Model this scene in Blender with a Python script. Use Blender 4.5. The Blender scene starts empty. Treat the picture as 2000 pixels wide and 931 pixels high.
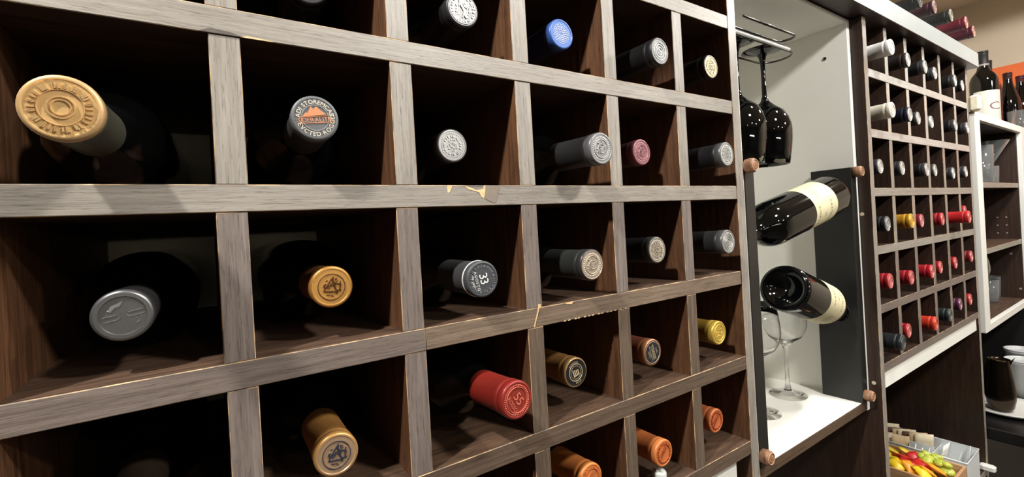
import bpy, math, random
from mathutils import Vector, Matrix
random.seed(7)
R = math.radians
scene = bpy.context.scene
col = scene.collection

# ------------------------------------------------------------------ camera
cd = bpy.data.cameras.new('camera'); cam = bpy.data.objects.new('camera', cd); col.objects.link(cam)
cd.sensor_width = 36.0; cd.lens = 15.919; cd.shift_x = 0.00728; cd.shift_y = -0.01079
cd.clip_start = 0.01
cam.matrix_world = Matrix(((0.83774856, 0.04826602, -0.54391887, 0.10718),
                           (-0.54313438, -0.02925252, -0.83913607, -0.34507),
                           (-0.05641276, 0.99840607, 0.00170868, 1.65520),
                           (0, 0, 0, 1)))
scene.camera = cam

# ------------------------------------------------------------------ world, exposure
w = bpy.data.worlds.new('world'); scene.world = w; w.use_nodes = True
w.node_tree.nodes['Background'].inputs[0].default_value = (0.9, 0.95, 1.0, 1)
w.node_tree.nodes['Background'].inputs[1].default_value = 0.02
vs = scene.view_settings
vs.view_transform = 'Standard'; vs.look = 'None'; vs.gamma = 1.0; vs.exposure = 0.0; vs.use_curve_mapping = False

# recessed ceiling lamps: (x, y, watts, cone in degrees, source radius) - the fixtures are built further down
CEIL = 2.56
LAMPS = [(-0.38, -0.285, 86.0, 113, .026), (0.74, -0.92, 78.0, 150, .07), (1.24, -0.36, 22.0, 136, .03),
         (2.05, -0.44, 46.0, 174, .05), (2.10, -1.70, 45.0, 170, .06),
         (0.55, -2.7, 18.0, 172, .05), (1.6, -3.2, 18.0, 172, .05), (-0.9, -3.3, 3.0, 170, .05)]
LAMP_COL = (1.0, 0.975, 0.93)

# ------------------------------------------------------------------ helpers
MATS = {}
def lin(c):
    return tuple(((v/255)/12.92 if v/255 <= 0.04045 else (((v/255)+0.055)/1.055)**2.4) for v in c)
def pm(name, rgb, rough=0.5, metal=0.0, spec=0.5, coat=0.0, trans=0.0, noise=0.0, nscale=60.0, bump=0.0, emit=0.0, alpha=1.0):
    if name in MATS: return MATS[name]
    m = bpy.data.materials.new(name); m.use_nodes = True
    nt = m.node_tree; b = nt.nodes['Principled BSDF']
    c = lin(rgb)
    b.inputs['Base Color'].default_value = (*c, 1)
    b.inputs['Roughness'].default_value = rough
    b.inputs['Metallic'].default_value = metal
    b.inputs['Specular IOR Level'].default_value = spec
    b.inputs['Coat Weight'].default_value = coat
    b.inputs['Transmission Weight'].default_value = trans
    if emit > 0:
        b.inputs['Emission Color'].default_value = (*c, 1); b.inputs['Emission Strength'].default_value = emit
    if noise > 0 or bump > 0:
        tc = nt.nodes.new('ShaderNodeTexCoord'); n = nt.nodes.new('ShaderNodeTexNoise')
        n.inputs['Scale'].default_value = nscale; n.inputs['Detail'].default_value = 4
        nt.links.new(tc.outputs['Object'], n.inputs['Vector'])
        if noise > 0:
            r = nt.nodes.new('ShaderNodeValToRGB')
            r.color_ramp.elements[0].position = 0.3; r.color_ramp.elements[1].position = 0.7
            r.color_ramp.elements[0].color = (*[max(0, v*(1-noise)) for v in c], 1)
            r.color_ramp.elements[1].color = (*[min(1, v*(1+noise)) for v in c], 1)
            nt.links.new(n.outputs['Fac'], r.inputs['Fac']); nt.links.new(r.outputs['Color'], b.inputs['Base Color'])
        if bump > 0:
            bp = nt.nodes.new('ShaderNodeBump'); bp.inputs['Strength'].default_value = bump; bp.inputs['Distance'].default_value = 0.0006
            nt.links.new(n.outputs['Fac'], bp.inputs['Height']); nt.links.new(bp.outputs['Normal'], b.inputs['Normal'])
    MATS[name] = m
    return m

def wood(name, dark, light, axis, rough=0.5, fine=1.0, spec=0.5, pore=0.48):
    """streaky wood laminate; grain runs along axis (0 x, 1 y, 2 z)"""
    if name in MATS: return MATS[name]
    m = bpy.data.materials.new(name); m.use_nodes = True
    nt = m.node_tree; b = nt.nodes['Principled BSDF']
    tc = nt.nodes.new('ShaderNodeTexCoord')
    def nz(sc_long, sc_cross, detail, rough_n=0.6):
        mp = nt.nodes.new('ShaderNodeMapping'); s = [sc_cross]*3; s[axis] = sc_long
        mp.inputs['Scale'].default_value = s
        n = nt.nodes.new('ShaderNodeTexNoise'); n.inputs['Scale'].default_value = 1.0
        n.inputs['Detail'].default_value = detail; n.inputs['Roughness'].default_value = rough_n
        n.inputs['Distortion'].default_value = 0.3
        nt.links.new(tc.outputs['Object'], mp.inputs['Vector']); nt.links.new(mp.outputs['Vector'], n.inputs['Vector'])
        return n
    a = nz(12, 300*fine, 7, 0.68); p = nz(60, 1100*fine, 3, 0.7); big = nz(5, 20, 2)
    ra = nt.nodes.new('ShaderNodeValToRGB')
    ra.color_ramp.elements[0].position = 0.32; ra.color_ramp.elements[1].position = 0.66
    ra.color_ramp.elements[0].color = (*lin(dark), 1); ra.color_ramp.elements[1].color = (*lin(light), 1)
    nt.links.new(a.outputs['Fac'], ra.inputs['Fac'])
    rp = nt.nodes.new('ShaderNodeValToRGB')
    rp.color_ramp.elements[0].position = 0.30; rp.color_ramp.elements[1].position = 0.46
    rp.color_ramp.elements[0].color = (pore, pore, pore, 1); rp.color_ramp.elements[1].color = (1, 1, 1, 1)
    nt.links.new(p.outputs['Fac'], rp.inputs['Fac'])
    mx = nt.nodes.new('ShaderNodeMix'); mx.data_type = 'RGBA'; mx.blend_type = 'MULTIPLY'; mx.inputs['Factor'].default_value = 1.0
    nt.links.new(ra.outputs['Color'], mx.inputs['A']); nt.links.new(rp.outputs['Color'], mx.inputs['B'])
    rb = nt.nodes.new('ShaderNodeValToRGB')
    rb.color_ramp.elements[0].position = 0.3; rb.color_ramp.elements[1].position = 0.7
    rb.color_ramp.elements[0].color = (0.86, 0.85, 0.84, 1); rb.color_ramp.elements[1].color = (1, 1, 1, 1)
    nt.links.new(big.outputs['Fac'], rb.inputs['Fac'])
    m2 = nt.nodes.new('ShaderNodeMix'); m2.data_type = 'RGBA'; m2.blend_type = 'MULTIPLY'; m2.inputs['Factor'].default_value = 1.0
    nt.links.new(mx.outputs['Result'], m2.inputs['A']); nt.links.new(rb.outputs['Color'], m2.inputs['B'])
    nt.links.new(m2.outputs['Result'], b.inputs['Base Color'])
    bp = nt.nodes.new('ShaderNodeBump'); bp.inputs['Strength'].default_value = 0.35; bp.inputs['Distance'].default_value = 0.0004
    nt.links.new(p.outputs['Fac'], bp.inputs['Height']); nt.links.new(bp.outputs['Normal'], b.inputs['Normal'])
    b.inputs['Roughness'].default_value = rough; b.inputs['Specular IOR Level'].default_value = spec
    MATS[name] = m
    return m

def worn(name, raw, wd):
    """worn board arris: raw tan fibreboard showing through the laminate in broken stretches"""
    if name in MATS: return MATS[name]
    m = bpy.data.materials.new(name); m.use_nodes = True
    nt = m.node_tree; b = nt.nodes['Principled BSDF']
    tc = nt.nodes.new('ShaderNodeTexCoord'); n = nt.nodes.new('ShaderNodeTexNoise')
    n.inputs['Scale'].default_value = 45; n.inputs['Detail'].default_value = 6
    nt.links.new(tc.outputs['Object'], n.inputs['Vector'])
    r = nt.nodes.new('ShaderNodeValToRGB')
    r.color_ramp.elements[0].position = 0.44; r.color_ramp.elements[1].position = 0.60
    r.color_ramp.elements[0].color = (*lin(wd), 1); r.color_ramp.elements[1].color = (*lin(raw), 1)
    nt.links.new(n.outputs['Fac'], r.inputs['Fac']); nt.links.new(r.outputs['Color'], b.inputs['Base Color'])
    b.inputs['Roughness'].default_value = 0.7
    MATS[name] = m
    return m

class MB:
    def __init__(s): s.v = []; s.f = []; s.m = []; s.sm = []
    def add(s, vs_, fs, mi=0, smooth=False):
        o = len(s.v); s.v += [tuple(p) for p in vs_]
        for f in fs: s.f.append(tuple(o+i for i in f)); s.m.append(mi); s.sm.append(smooth)
        return s
    def box(s, x0, x1, y0, y1, z0, z1, mi=0):
        v = [(x0,y0,z0),(x1,y0,z0),(x1,y1,z0),(x0,y1,z0),(x0,y0,z1),(x1,y0,z1),(x1,y1,z1),(x0,y1,z1)]
        return s.add(v, [(0,3,2,1),(4,5,6,7),(0,1,5,4),(1,2,6,5),(2,3,7,6),(3,0,4,7)], mi)
    def bbox(s, x0, x1, y0, y1, z0, z1, b=0.001, mi=0):
        """box with chamfered edges"""
        def ring(ix, z): return [(x0+ix,y0+b if ix==0 else y0,z)]
        pts = []
        for z, i in ((z0,b),(z0+b,0),(z1-b,0),(z1,b)):
            pts += [(x0+i+b,y0+i,z),(x1-i-b,y0+i,z),(x1-i,y0+i+b,z),(x1-i,y1-i-b,z),(x1-i-b,y1-i,z),(x0+i+b,y1-i,z),(x0+i,y1-i-b,z),(x0+i,y0+i+b,z)]
        fs = [tuple(range(7,-1,-1)), tuple(range(24,32))]
        for k in range(3):
            for j in range(8):
                a = k*8+j; c = k*8+(j+1) % 8; fs.append((a, c, c+8, a+8))
        return s.add(pts, fs, mi)
    def lathe(s, prof, seg=32, mi=0, smooth=True, cap0=False, cap1=False, rfun=None):
        vs_ = []; n = len(prof)
        for (r, z) in prof:
            for k in range(seg):
                a = 2*math.pi*k/seg; rr = r*(rfun(a, z) if rfun else 1.0)
                vs_.append((rr*math.cos(a), rr*math.sin(a), z))
        fs = []
        for i in range(n-1):
            for k in range(seg):
                k2 = (k+1) % seg
                fs.append((i*seg+k, i*seg+k2, (i+1)*seg+k2, (i+1)*seg+k))
        s.add(vs_, fs, mi, smooth)
        if cap0: s.add([vs_[k] for k in range(seg)], [tuple(range(seg-1,-1,-1))], mi)
        if cap1: s.add([vs_[(n-1)*seg+k] for k in range(seg)], [tuple(range(seg))], mi)
        return s
    def tube(s, path, r, seg=10, mi=0, closed=False):
        P = [Vector(p) for p in path]; n = len(P); rings = []
        up = Vector((0.13, 0.21, 0.97)).normalized()
        for i in range(n):
            if closed: d = P[(i+1) % n]-P[i-1]
            else: d = P[min(i+1,n-1)]-P[max(i-1,0)]
            d.normalize(); a = d.cross(up)
            if a.length < 1e-4: a = d.cross(Vector((1,0,0)))
            a.normalize(); b = a.cross(d)
            rr = r[i] if isinstance(r, (list, tuple)) else r
            rings.append([P[i]+(a*math.cos(2*math.pi*k/seg)+b*math.sin(2*math.pi*k/seg))*rr for k in range(seg)])
        vs_ = [p for q in rings for p in q]; fs = []
        for i in range(n if closed else n-1):
            j = (i+1) % n
            for k in range(seg):
                k2 = (k+1) % seg; fs.append((i*seg+k2, i*seg+k, j*seg+k, j*seg+k2))
        if not closed: fs += [tuple(range(seg)), tuple(range((n-1)*seg+seg-1, (n-1)*seg-1, -1))]
        return s.add(vs_, fs, mi, True)
    def prism(s, poly, z0, z1, mi=0, fn=None):
        n = len(poly); fn = fn or (lambda x, y, z: (x, y, z))
        ar = sum(poly[i][0]*poly[(i+1)%n][1]-poly[(i+1)%n][0]*poly[i][1] for i in range(n))
        if ar < 0: poly = poly[::-1]
        v = [fn(x,y,z0) for x,y in poly]+[fn(x,y,z1) for x,y in poly]
        fs = [tuple(range(n-1,-1,-1)), tuple(range(n,2*n))]+[(i,(i+1)%n,(i+1)%n+n,i+n) for i in range(n)]
        return s.add(v, fs, mi)
    def mesh(s, name, mats):
        me = bpy.data.meshes.new(name); me.from_pydata(s.v, [], s.f)
        for m in (mats if isinstance(mats, (list, tuple)) else [mats]): me.materials.append(m)
        me.polygons.foreach_set('material_index', s.m); me.polygons.foreach_set('use_smooth', s.sm)
        me.update(); return me
    def obj(s, name, mats, parent=None): return put(name, s.mesh(name, mats), parent)

def put(name, me, parent=None):
    o = bpy.data.objects.new(name, me); col.objects.link(o); o.parent = parent
    return o
def tag(o, label=None, cat=None, group=None, kind=None):
    if label: o['label'] = label
    if cat: o['category'] = cat
    if group: o['group'] = group
    if kind: o['kind'] = kind
    return o
def empty(name, loc=(0,0,0), label=None, cat=None, group=None, rz=0.0):
    o = bpy.data.objects.new(name, None); col.objects.link(o); o.location = loc; o.rotation_euler = (0,0,rz)
    o.empty_display_size = 0.02
    return tag(o, label, cat, group)
def copy_tree(o, parent=None):
    c = o.copy(); col.objects.link(c); c.parent = parent
    for ch in list(o.children): copy_tree(ch, c)
    return c

# ---- lettering: character outlines from the built-in font, as small raised meshes
_ch = {}
def char(c):
    if c in _ch: return _ch[c]
    cu = bpy.data.curves.new('glyph', 'FONT'); cu.body = c; cu.size = 1.0; cu.resolution_u = 2
    ob = bpy.data.objects.new('glyph', cu); col.objects.link(ob)
    dg = bpy.context.evaluated_depsgraph_get(); me = bpy.data.meshes.new_from_object(ob.evaluated_get(dg))
    v = [tuple(p.co) for p in me.vertices]; f = [tuple(p.vertices) for p in me.polygons]
    bpy.data.objects.remove(ob); bpy.data.curves.remove(cu); bpy.data.meshes.remove(me)
    xs = [p[0] for p in v] or [0, 0.3]
    _ch[c] = (v, f, min(xs), max(xs)); return _ch[c]
def text_line(mb, s, size, fn, mi=0, spacing=0.08, bold=0.0):
    """fn maps flat (x, y) text coordinates (centred) to 3D"""
    adv = []; x = 0
    for c in s:
        if c == ' ': adv.append(None); x += 0.35; continue
        v, f, a, b = char(c); adv.append(x-a); x += (b-a)+spacing
    W = x-spacing
    for c, o in zip(s, adv):
        if o is None: continue
        v, f, a, b = char(c)
        mb.add([fn((p[0]+o-W/2)*size, (p[1]-0.35)*size) for p in v], f, mi)
def text_arc(mb, s, size, r, a0, fn, mi=0, spacing=0.12, inward=False):
    """text along a circle of radius r centred at angle a0; inward=True reads along the bottom"""
    wd = []
    for c in s: wd.append(0.35 if c == ' ' else char(c)[3]-char(c)[2]+spacing)
    tot = sum(wd)*size; x = -tot/2
    for c, wi in zip(s, wd):
        xc = x+wi*size/2; x += wi*size
        if c == ' ': continue
        v, f, a, b = char(c)
        th = a0-xc/r if not inward else a0+xc/r
        ca, sa = math.cos(th), math.sin(th)
        pts = []
        for p in v:
            lx = (p[0]-(a+b)/2)*size; ly = (p[1]-0.35)*size
            if not inward: px, py = ca*(r+ly)+sa*lx, sa*(r+ly)-ca*lx
            else: px, py = ca*(r-ly)-sa*lx, sa*(r-ly)+ca*lx
            pts.append(fn(px, py))
        mb.add(pts, f, mi)

# ------------------------------------------------------------------ materials
EDGE_D, EDGE_L = (128, 121, 112), (160, 153, 143)
WAL_D, WAL_L = (64, 41, 26), (112, 75, 49)
edge_x = wood('edge_band_x', EDGE_D, EDGE_L, 0, 0.42)
edge_z = wood('edge_band_z', EDGE_D, EDGE_L, 2, 0.42)
wal_x = wood('walnut_laminate_x', (58, 42, 32), (100, 76, 59), 0, 0.5, 0.6)
wal_y = wood('walnut_laminate_y', WAL_D, WAL_L, 1, 0.5, 0.6)
wal_z = wood('walnut_laminate_z', WAL_D, WAL_L, 2, 0.5, 0.6)
dark_z = wood('dark_walnut_z', (40, 27, 21), (62, 44, 34), 2, 0.42, 0.6)
arris = worn('worn_arris', (200, 166, 124), (112, 99, 86))
raw = pm('raw_board', (222, 186, 138), 0.8, noise=0.2, nscale=300)
white = pm('white_melamine', (243, 242, 234), 0.45, noise=0.02, nscale=8)
whiteedge = pm('white_edge', (232, 231, 224), 0.4)
backm = pm('olive_grey_back', (150, 143, 122), 0.6, noise=0.08, nscale=12)
blackpost = pm('black_lacquer', (25, 25, 24), 0.42, noise=0.12, nscale=14, bump=0.15)
bglass = pm('black_bottle_glass', (6, 7, 7), 0.06, spec=0.6)
clear = pm('clear_glass', (255, 255, 255), 0.0, trans=1.0)
chrome = pm('chrome', (225, 225, 225), 0.12, 1.0)
greyboard = pm('grey_cornice', (152, 156, 154), 0.4, noise=0.04, nscale=20)

def board(name, x0, x1, y0, y1, z0, z1, parent, em, sm, b=0.0005, back=None):
    """laminate board: front face edge-banded, worn arris round the front, laminate elsewhere"""
    m = MB()
    v = [(x0+b,y0,z0+b),(x1-b,y0,z0+b),(x1-b,y0,z1-b),(x0+b,y0,z1-b),
         (x0,y0+b,z0),(x1,y0+b,z0),(x1,y0+b,z1),(x0,y0+b,z1),
         (x0,y1,z0),(x1,y1,z0),(x1,y1,z1),(x0,y1,z1)]
    m.add(v, [(0,1,2,3)], 0)
    m.add(v, [(4,5,1,0),(5,6,2,1),(6,7,3,2),(7,4,0,3)], 1)
    m.add(v, [(8,9,5,4),(9,10,6,5),(10,11,7,6),(11,8,4,7),(11,10,9,8)], 2)
    return m.obj(name, [em, arris, sm], parent)

# ------------------------------------------------------------------ the room
def struct(name, b, mat, **k):
    m = MB(); m.box(*b); return tag(m.obj(name, mat), kind='structure', **k)
struct('floor', (-3.0, 3.12, -5.0, 0.40, -0.05, 0.0), pm('floor_tile', (62, 55, 49), 0.4, noise=0.1, nscale=3))
struct('ceiling', (-3.0, 3.12, -5.0, 0.40, CEIL, CEIL+0.05), pm('ceiling_paint', (214, 200, 180), 0.8, noise=0.02, nscale=6))
struct('wall_back', (-3.0, 3.12, 0.36, 0.40, 0.0, CEIL), pm('back_wall_paint', (196, 184, 165), 0.8, noise=0.02, nscale=6))
struct('wall_right', (3.10, 3.14, -5.0, 0.36, 0.0, CEIL), pm('beige_wall_paint', (205, 190, 168), 0.8, noise=0.02, nscale=6))
struct('wall_left', (-3.04, -3.0, -5.0, 0.40, 0.0, CEIL), pm('brown_wall_paint', (74, 62, 54), 0.7, noise=0.1, nscale=4))
struct('wall_front', (-3.0, 3.12, -5.04, -5.0, 0.0, CEIL), pm('dark_wall_paint', (52, 46, 42), 0.7, noise=0.1, nscale=4))

# recessed ceiling lamps
lens_m = pm('lamp_lens', (255, 246, 228), 0.4, emit=14.0)
ring_m = pm('lamp_ring', (225, 225, 222), 0.35)
rm = MB().lathe([(0.030,-0.002),(0.034,-0.006),(0.046,-0.006),(0.050,0.0)], 28).mesh('lamp_ring', ring_m)
lm = MB().lathe([(0.0005,-0.001),(0.030,-0.001)], 28, cap0=True).mesh('lens', lens_m)
WHERE = ['above the left end of the large rack', 'over the aisle in front of the niche', 'close above the white niche',
         'above the white framed cabinet', 'over the aisle near the right wall',
         'far row, middle', 'far row, right', 'far row, left']
for (x, y, W, cone, rad), wh in zip(LAMPS, WHERE):
    e = empty('ceiling_lamp', (x, y, CEIL), 'round white recessed ceiling lamp '+wh, 'lamp', 'recessed ceiling lamps')
    put('trim_ring', rm, e); put('lens', lm, e)
    ld = bpy.data.lights.new('lamp_light', 'SPOT'); ld.energy = W; ld.spot_size = R(cone); ld.spot_blend = 0.06; ld.color = LAMP_COL; ld.shadow_soft_size = rad
    lo = bpy.data.objects.new('lamp_light', ld); col.objects.link(lo); lo.parent = e; lo.location = (0, 0, -0.035)
# long tube lamp across the room (its light reaches the back of the cubbies)
e = empty('tube_lamp', (0.25, -3.6, 1.80), 'long glowing tube lamp hanging at the far side of the room', 'lamp')
MB().tube([(-0.7,0,0),(0.7,0,0)], 0.022, 14).obj('tube', pm('tube_glow', (255, 244, 225), 0.4, emit=30.0), e)
MB().bbox(-0.74, 0.74, -0.03, 0.03, 0.024, 0.05, 0.004).obj('housing', ring_m, e)
mm = MB()
for sx in (-0.5, 0.5): mm.tube([(sx,0,0.05),(sx,0,CEIL-1.80)], 0.003, 8)
mm.obj('hanger', chrome, e)

# ------------------------------------------------------------------ large wine rack
T = 0.018; PX = 0.12; PZ = 0.11615; ZA = 1.80; DEPTH = 0.33
rack = empty('wine_rack', (0, 0, 0), 'large dark walnut cubby wine rack with worn greyed front edges on the left', 'wine rack')
rows = {1: 'Z', 0: 'A', -1: 'B', -2: 'C', -3: 'D', -4: 'E'}
TOPZ = 2.022
x_l, x_r = T/2, 6*PX-T/2
def SZ(k): return ZA+k*PZ
brown_x = wood('edge_band_brown_x', (76, 62, 51), (110, 92, 77), 0, 0.45)  # darker lower-row bands: browner boards, with downward light falloff painted in
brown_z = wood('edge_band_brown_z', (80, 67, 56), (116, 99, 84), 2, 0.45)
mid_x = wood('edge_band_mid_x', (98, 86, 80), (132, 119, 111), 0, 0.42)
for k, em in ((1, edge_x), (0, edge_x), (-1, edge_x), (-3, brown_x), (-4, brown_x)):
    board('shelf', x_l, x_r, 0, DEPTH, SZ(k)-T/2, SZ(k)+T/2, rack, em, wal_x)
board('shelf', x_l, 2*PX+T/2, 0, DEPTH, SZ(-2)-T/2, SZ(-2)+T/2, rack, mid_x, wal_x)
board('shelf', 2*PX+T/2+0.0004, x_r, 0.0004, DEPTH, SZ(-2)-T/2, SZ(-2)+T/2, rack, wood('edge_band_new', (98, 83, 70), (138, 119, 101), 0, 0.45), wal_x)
jit = {(1,-1): 0.0006, (1,-2): -0.0006, (2,-1): 0.0008, (2,-2): -0.0005, (3,-1): 0.0004, (4,-1): 0.0003, (5,-2): -0.0004}
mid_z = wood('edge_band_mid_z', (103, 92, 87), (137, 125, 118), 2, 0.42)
for c in range(1, 6):
    for k in (1, 0, -1, -2, -3, -4):        # divider standing on shelf k
        zt = SZ(k+1)-T/2 if k < 1 else TOPZ-0.002
        j = jit.get((c, k), 0)
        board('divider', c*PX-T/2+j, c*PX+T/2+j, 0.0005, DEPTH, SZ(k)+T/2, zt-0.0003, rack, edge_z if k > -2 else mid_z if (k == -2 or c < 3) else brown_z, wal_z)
board('side_panel', -T/2, T/2-0.0003, -0.0004, DEPTH, 0.02, TOPZ-0.002, rack, edge_z, wal_z)
board('side_panel', 6*PX-T/2+0.0003, 6*PX+T/2, -0.0004, DEPTH, 0.02, TOPZ-0.002, rack, edge_z, wal_z)
MB().box(-T/2, 6*PX+T/2, DEPTH, DEPTH+0.008, 0.02, TOPZ-0.002).obj('back_panel', backm, rack)
MB().bbox(0.03, 0.692, 0.010, 0.026, 1.02, SZ(-4)-T/2-0.0005, 0.001).obj('white_drawer_front', white, rack)
# wear: chips and a strip of tape on the shelf edges (thin flakes lying on the front face)
def flake(name, pts, y0, y1, mat):
    m = MB(); m.prism(pts, y0, y1, fn=lambda x, z, y: (x, y, z)); return m.obj(name, mat, rack)
zb = SZ(-1)
flake('chip', [(0.2752,zb+.0088),(0.2806,zb+.0088),(0.2778,zb+.0030),(0.2758,zb+.0024)], -0.00025, 0.0004, raw)
flake('chip', [(0.292,zb+.0089),(0.297,zb+.0076),(0.309,zb+.0078),(0.3115,zb+.0089)], -0.0002, 0.0004, pm('chip_grey', (112,104,98), 0.7, noise=.2, nscale=200))
flake('chip', [(0.2915,zb+.0089),(0.2965,zb+.0074),(0.3035,zb+.0045),(0.3105,zb+.0055),(0.3115,zb+.0089),(0.3135,zb+.0088),(0.3125,zb+.0030),(0.3108,zb-.0030),(0.3085,zb-.0012),(0.3060,zb+.0028),(0.2955,zb+.0055)], -0.0003, 0.0003, raw)
flake('tape_strip', [(0.3130,zb+.0088),(0.3285,zb+.0090),(0.3225,zb-.0066),(0.3195,zb-.0064),(0.3120,zb-.0030)], -0.00035, 0.0003, pm('brown_tape', (132,118,106), 0.55, noise=.1, nscale=200))
za = SZ(0)
flake('chip', [(0.1065,za-.0088),(0.113,za-.0058),(0.124,za-.0066),(0.132,za-.0088)], -0.0003, 0.0004, pm('chip_dark', (84,76,70), 0.7, noise=.2, nscale=200))
flake('chip', [(0.130,za-.0089),(0.134,za-.0076),(0.145,za-.0083),(0.150,za-.0089)], -0.0003, 0.0004, raw)
zc = SZ(-2)
flake('chip', [(0.3575,zc-.0085),(0.3640,zc+.0088),(0.3652,zc+.0088),(0.3584,zc-.0085)], -0.0001, 0.0008, raw)
flake('chip', [(0.3640,zc+.0088),(0.3640,zc+.0122),(0.3672,zc+.0122),(0.3672,zc+.0088)], 0.0004, 0.0018, raw)
flake('chip', [(0.3965,zc+.0090),(0.4080,zc+.0090),(0.4055,zc+.0068),(0.3985,zc+.0076)], -0.0001, 0.0008, raw)
m = MB()
for i in range(14):
    x = 0.395+i*0.0065+random.uniform(-.002,.002); m.prism([(x,zc-.0090),(x+.003,zc-.0090),(x+.0015,zc-.0080)], -0.0001, 0.0008, fn=lambda x, z, y: (x, y, z))
m.obj('chip', raw, rack)
m = MB().tube([(0.2455,0.0004,zc-.0092),(0.2480,0.003,zc-.0120),(0.2500,0.004,zc-.0135)], 0.00025, 6); m.obj('splinter', raw, rack)

# ------------------------------------------------------------------ top board (cornice) over both racks
tb = empty('top_board', (0.9, 0, TOPZ), 'long pale grey top board running over the wine racks', 'board')
m = MB(); m.bbox(-1.0, 1.018, -0.018, 0.35, 0.0, 0.040, 0.001)
m2 = MB(); o_ = m.obj('board', [greyboard, dark_z], tb)
me = o_.data
for p in me.polygons:
    if p.normal.z < -0.5: p.material_index = 1

# ------------------------------------------------------------------ bottles
BL = 0.295; BR = 0.0372
def body_mesh(kind='bordeaux'):
    if kind == 'bordeaux':
        prof = [(0.0005,0.020),(0.012,0.018),(0.022,0.008),(0.0285,0.001),(0.0330,0.0),(0.0365,0.003),(0.0372,0.008),(0.0372,0.180),(0.0366,0.190),(0.0345,0.200),(0.030,0.2105),(0.0225,0.220),(0.0175,0.2275),(0.0152,0.236),(0.0146,0.246),(0.0140,0.288),(0.0135,0.292),(0.001,0.292)]
    else:
        prof = [(0.0005,0.020),(0.014,0.017),(0.026,0.006),(0.0335,0.0),(0.0385,0.003),(0.0395,0.009),(0.0395,0.130),(0.0385,0.150),(0.0350,0.172),(0.0285,0.196),(0.0215,0.220),(0.0170,0.240),(0.0150,0.256),(0.0140,0.288),(0.0135,0.292),(0.001,0.292)]
    return MB().lathe(prof, 40, cap0=True, cap1=True).mesh('bottle_glass', bglass)
BODY = body_mesh(); BODYB = body_mesh('burgundy')
_caps = {}
def cap_meshes(side, top, sleeve, rough, metal, kind):
    key = (side, top, sleeve, rough, metal, kind)
    if key in _caps: return _caps[key]
    nm = 'capsule_%d_%d_%d' % side
    ms = pm(nm+'_%d%d' % (rough*100, metal*100), side, rough, metal, noise=0.06, nscale=500)
    mt = pm('captop_%d_%d_%d_%d%d' % (*top, rough*100, metal*100), top, rough, metal, noise=0.05, nscale=700)
    ml = pm('sleeve_%d_%d_%d' % sleeve, sleeve, min(0.6, rough+0.12), metal*0.5, noise=0.06, nscale=300)
    L = BL
    if kind == 'screw':
        sl = MB().lathe([(0.0149,L-0.056),(0.0151,L-0.0065)], 40).mesh('sleeve', ml)
        rf = lambda a, z: 1.0+0.008*math.cos(a*60)*(1 if L-0.02 < z < L-0.0015 else 0)
        lip = MB().lathe([(0.0151,L-0.020),(0.0156,L-0.0195),(0.0156,L-0.0025),(0.0152,L-0.0010),(0.0146,L-0.0003),(0.0138,L)], 120, rfun=rf).mesh('cap_rim', ms)
        tp = MB().lathe([(0.0138,L),(0.0117,L)], 48).lathe([(0.0117,L),(0.0113,L-0.0012)], 48).lathe([(0.0113,L-0.0012),(0.0005,L-0.0012)], 48, cap1=True).mesh('cap_top', mt)
    else:
        rec = 0.0004 if kind != 'flat' else 0.0001
        sl = MB().lathe([(0.0150,L-0.062),(0.0147,L-0.040),(0.0148,L-0.0135),(0.01535,L-0.0125),(0.01545,L-0.0095),(0.0150,L-0.0085)], 40).mesh('sleeve', ml)
        lip = MB().lathe([(0.0150,L-0.0086),(0.0149,L-0.0076),(0.01555,L-0.0070),(0.01565,L-0.0022),(0.0154,L-0.0008),(0.0147,L-0.0001),(0.0140,L)], 40).mesh('cap_rim', ms)
        tp = MB().lathe([(0.0140,L),(0.0134,L)], 40).lathe([(0.0134,L),(0.0131,L-rec)], 40).lathe([(0.0131,L-rec),(0.0005,L-rec)], 40, cap1=True).mesh('cap_top', mt)
    _caps[key] = (sl, lip, tp); return _caps[key]

def emb_fn(rot=0.0, z0=0.0):
    """flat cap-face coordinates -> bottle space; x right and y up as a viewer in front of the rack sees them"""
    c, s = math.cos(rot), math.sin(rot)
    return lambda x, y, z=0.0002: (c*x-s*y, s*x+c*y, BL+z0+z)
def emblem_dots(mb, r, n, size, fn, jitter=0.0):
    for k in range(n):
        a = 2*math.pi*k/n
        x, y = r*math.cos(a), r*math.sin(a)
        p = [(x+size*math.cos(q*math.pi/3), y+size*math.sin(q*math.pi/3)) for q in range(6)]
        v = [fn(*q, -0.0004) for q in p]+[fn(x, y, 0.0004)]
        mb.add(v, [(q, (q+1) % 6, 6) for q in range(6)]+[(q, 6, (q+1) % 6) for q in range(6)][:0], 0, True)
def emblem_ring(mb, r0, r1, fn, h=0.0003, seg=40):
    v = []
    for k in range(seg):
        a = 2*math.pi*k/seg; c, s = math.cos(a), math.sin(a); rm_ = (r0+r1)/2; q = (r1-r0)*0.28
        v += [fn(r0*c, r0*s, -0.0004), fn((rm_-q)*c, (rm_-q)*s, h), fn((rm_+q)*c, (rm_+q)*s, h), fn(r1*c, r1*s, -0.0004)]
    f = []
    for k in range(seg):
        k2 = (k+1) % seg
        for j in range(3): f.append((k*4+j, k2*4+j, k2*4+j+1, k*4+j+1))
    mb.add(v, f, 0, False)
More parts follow.
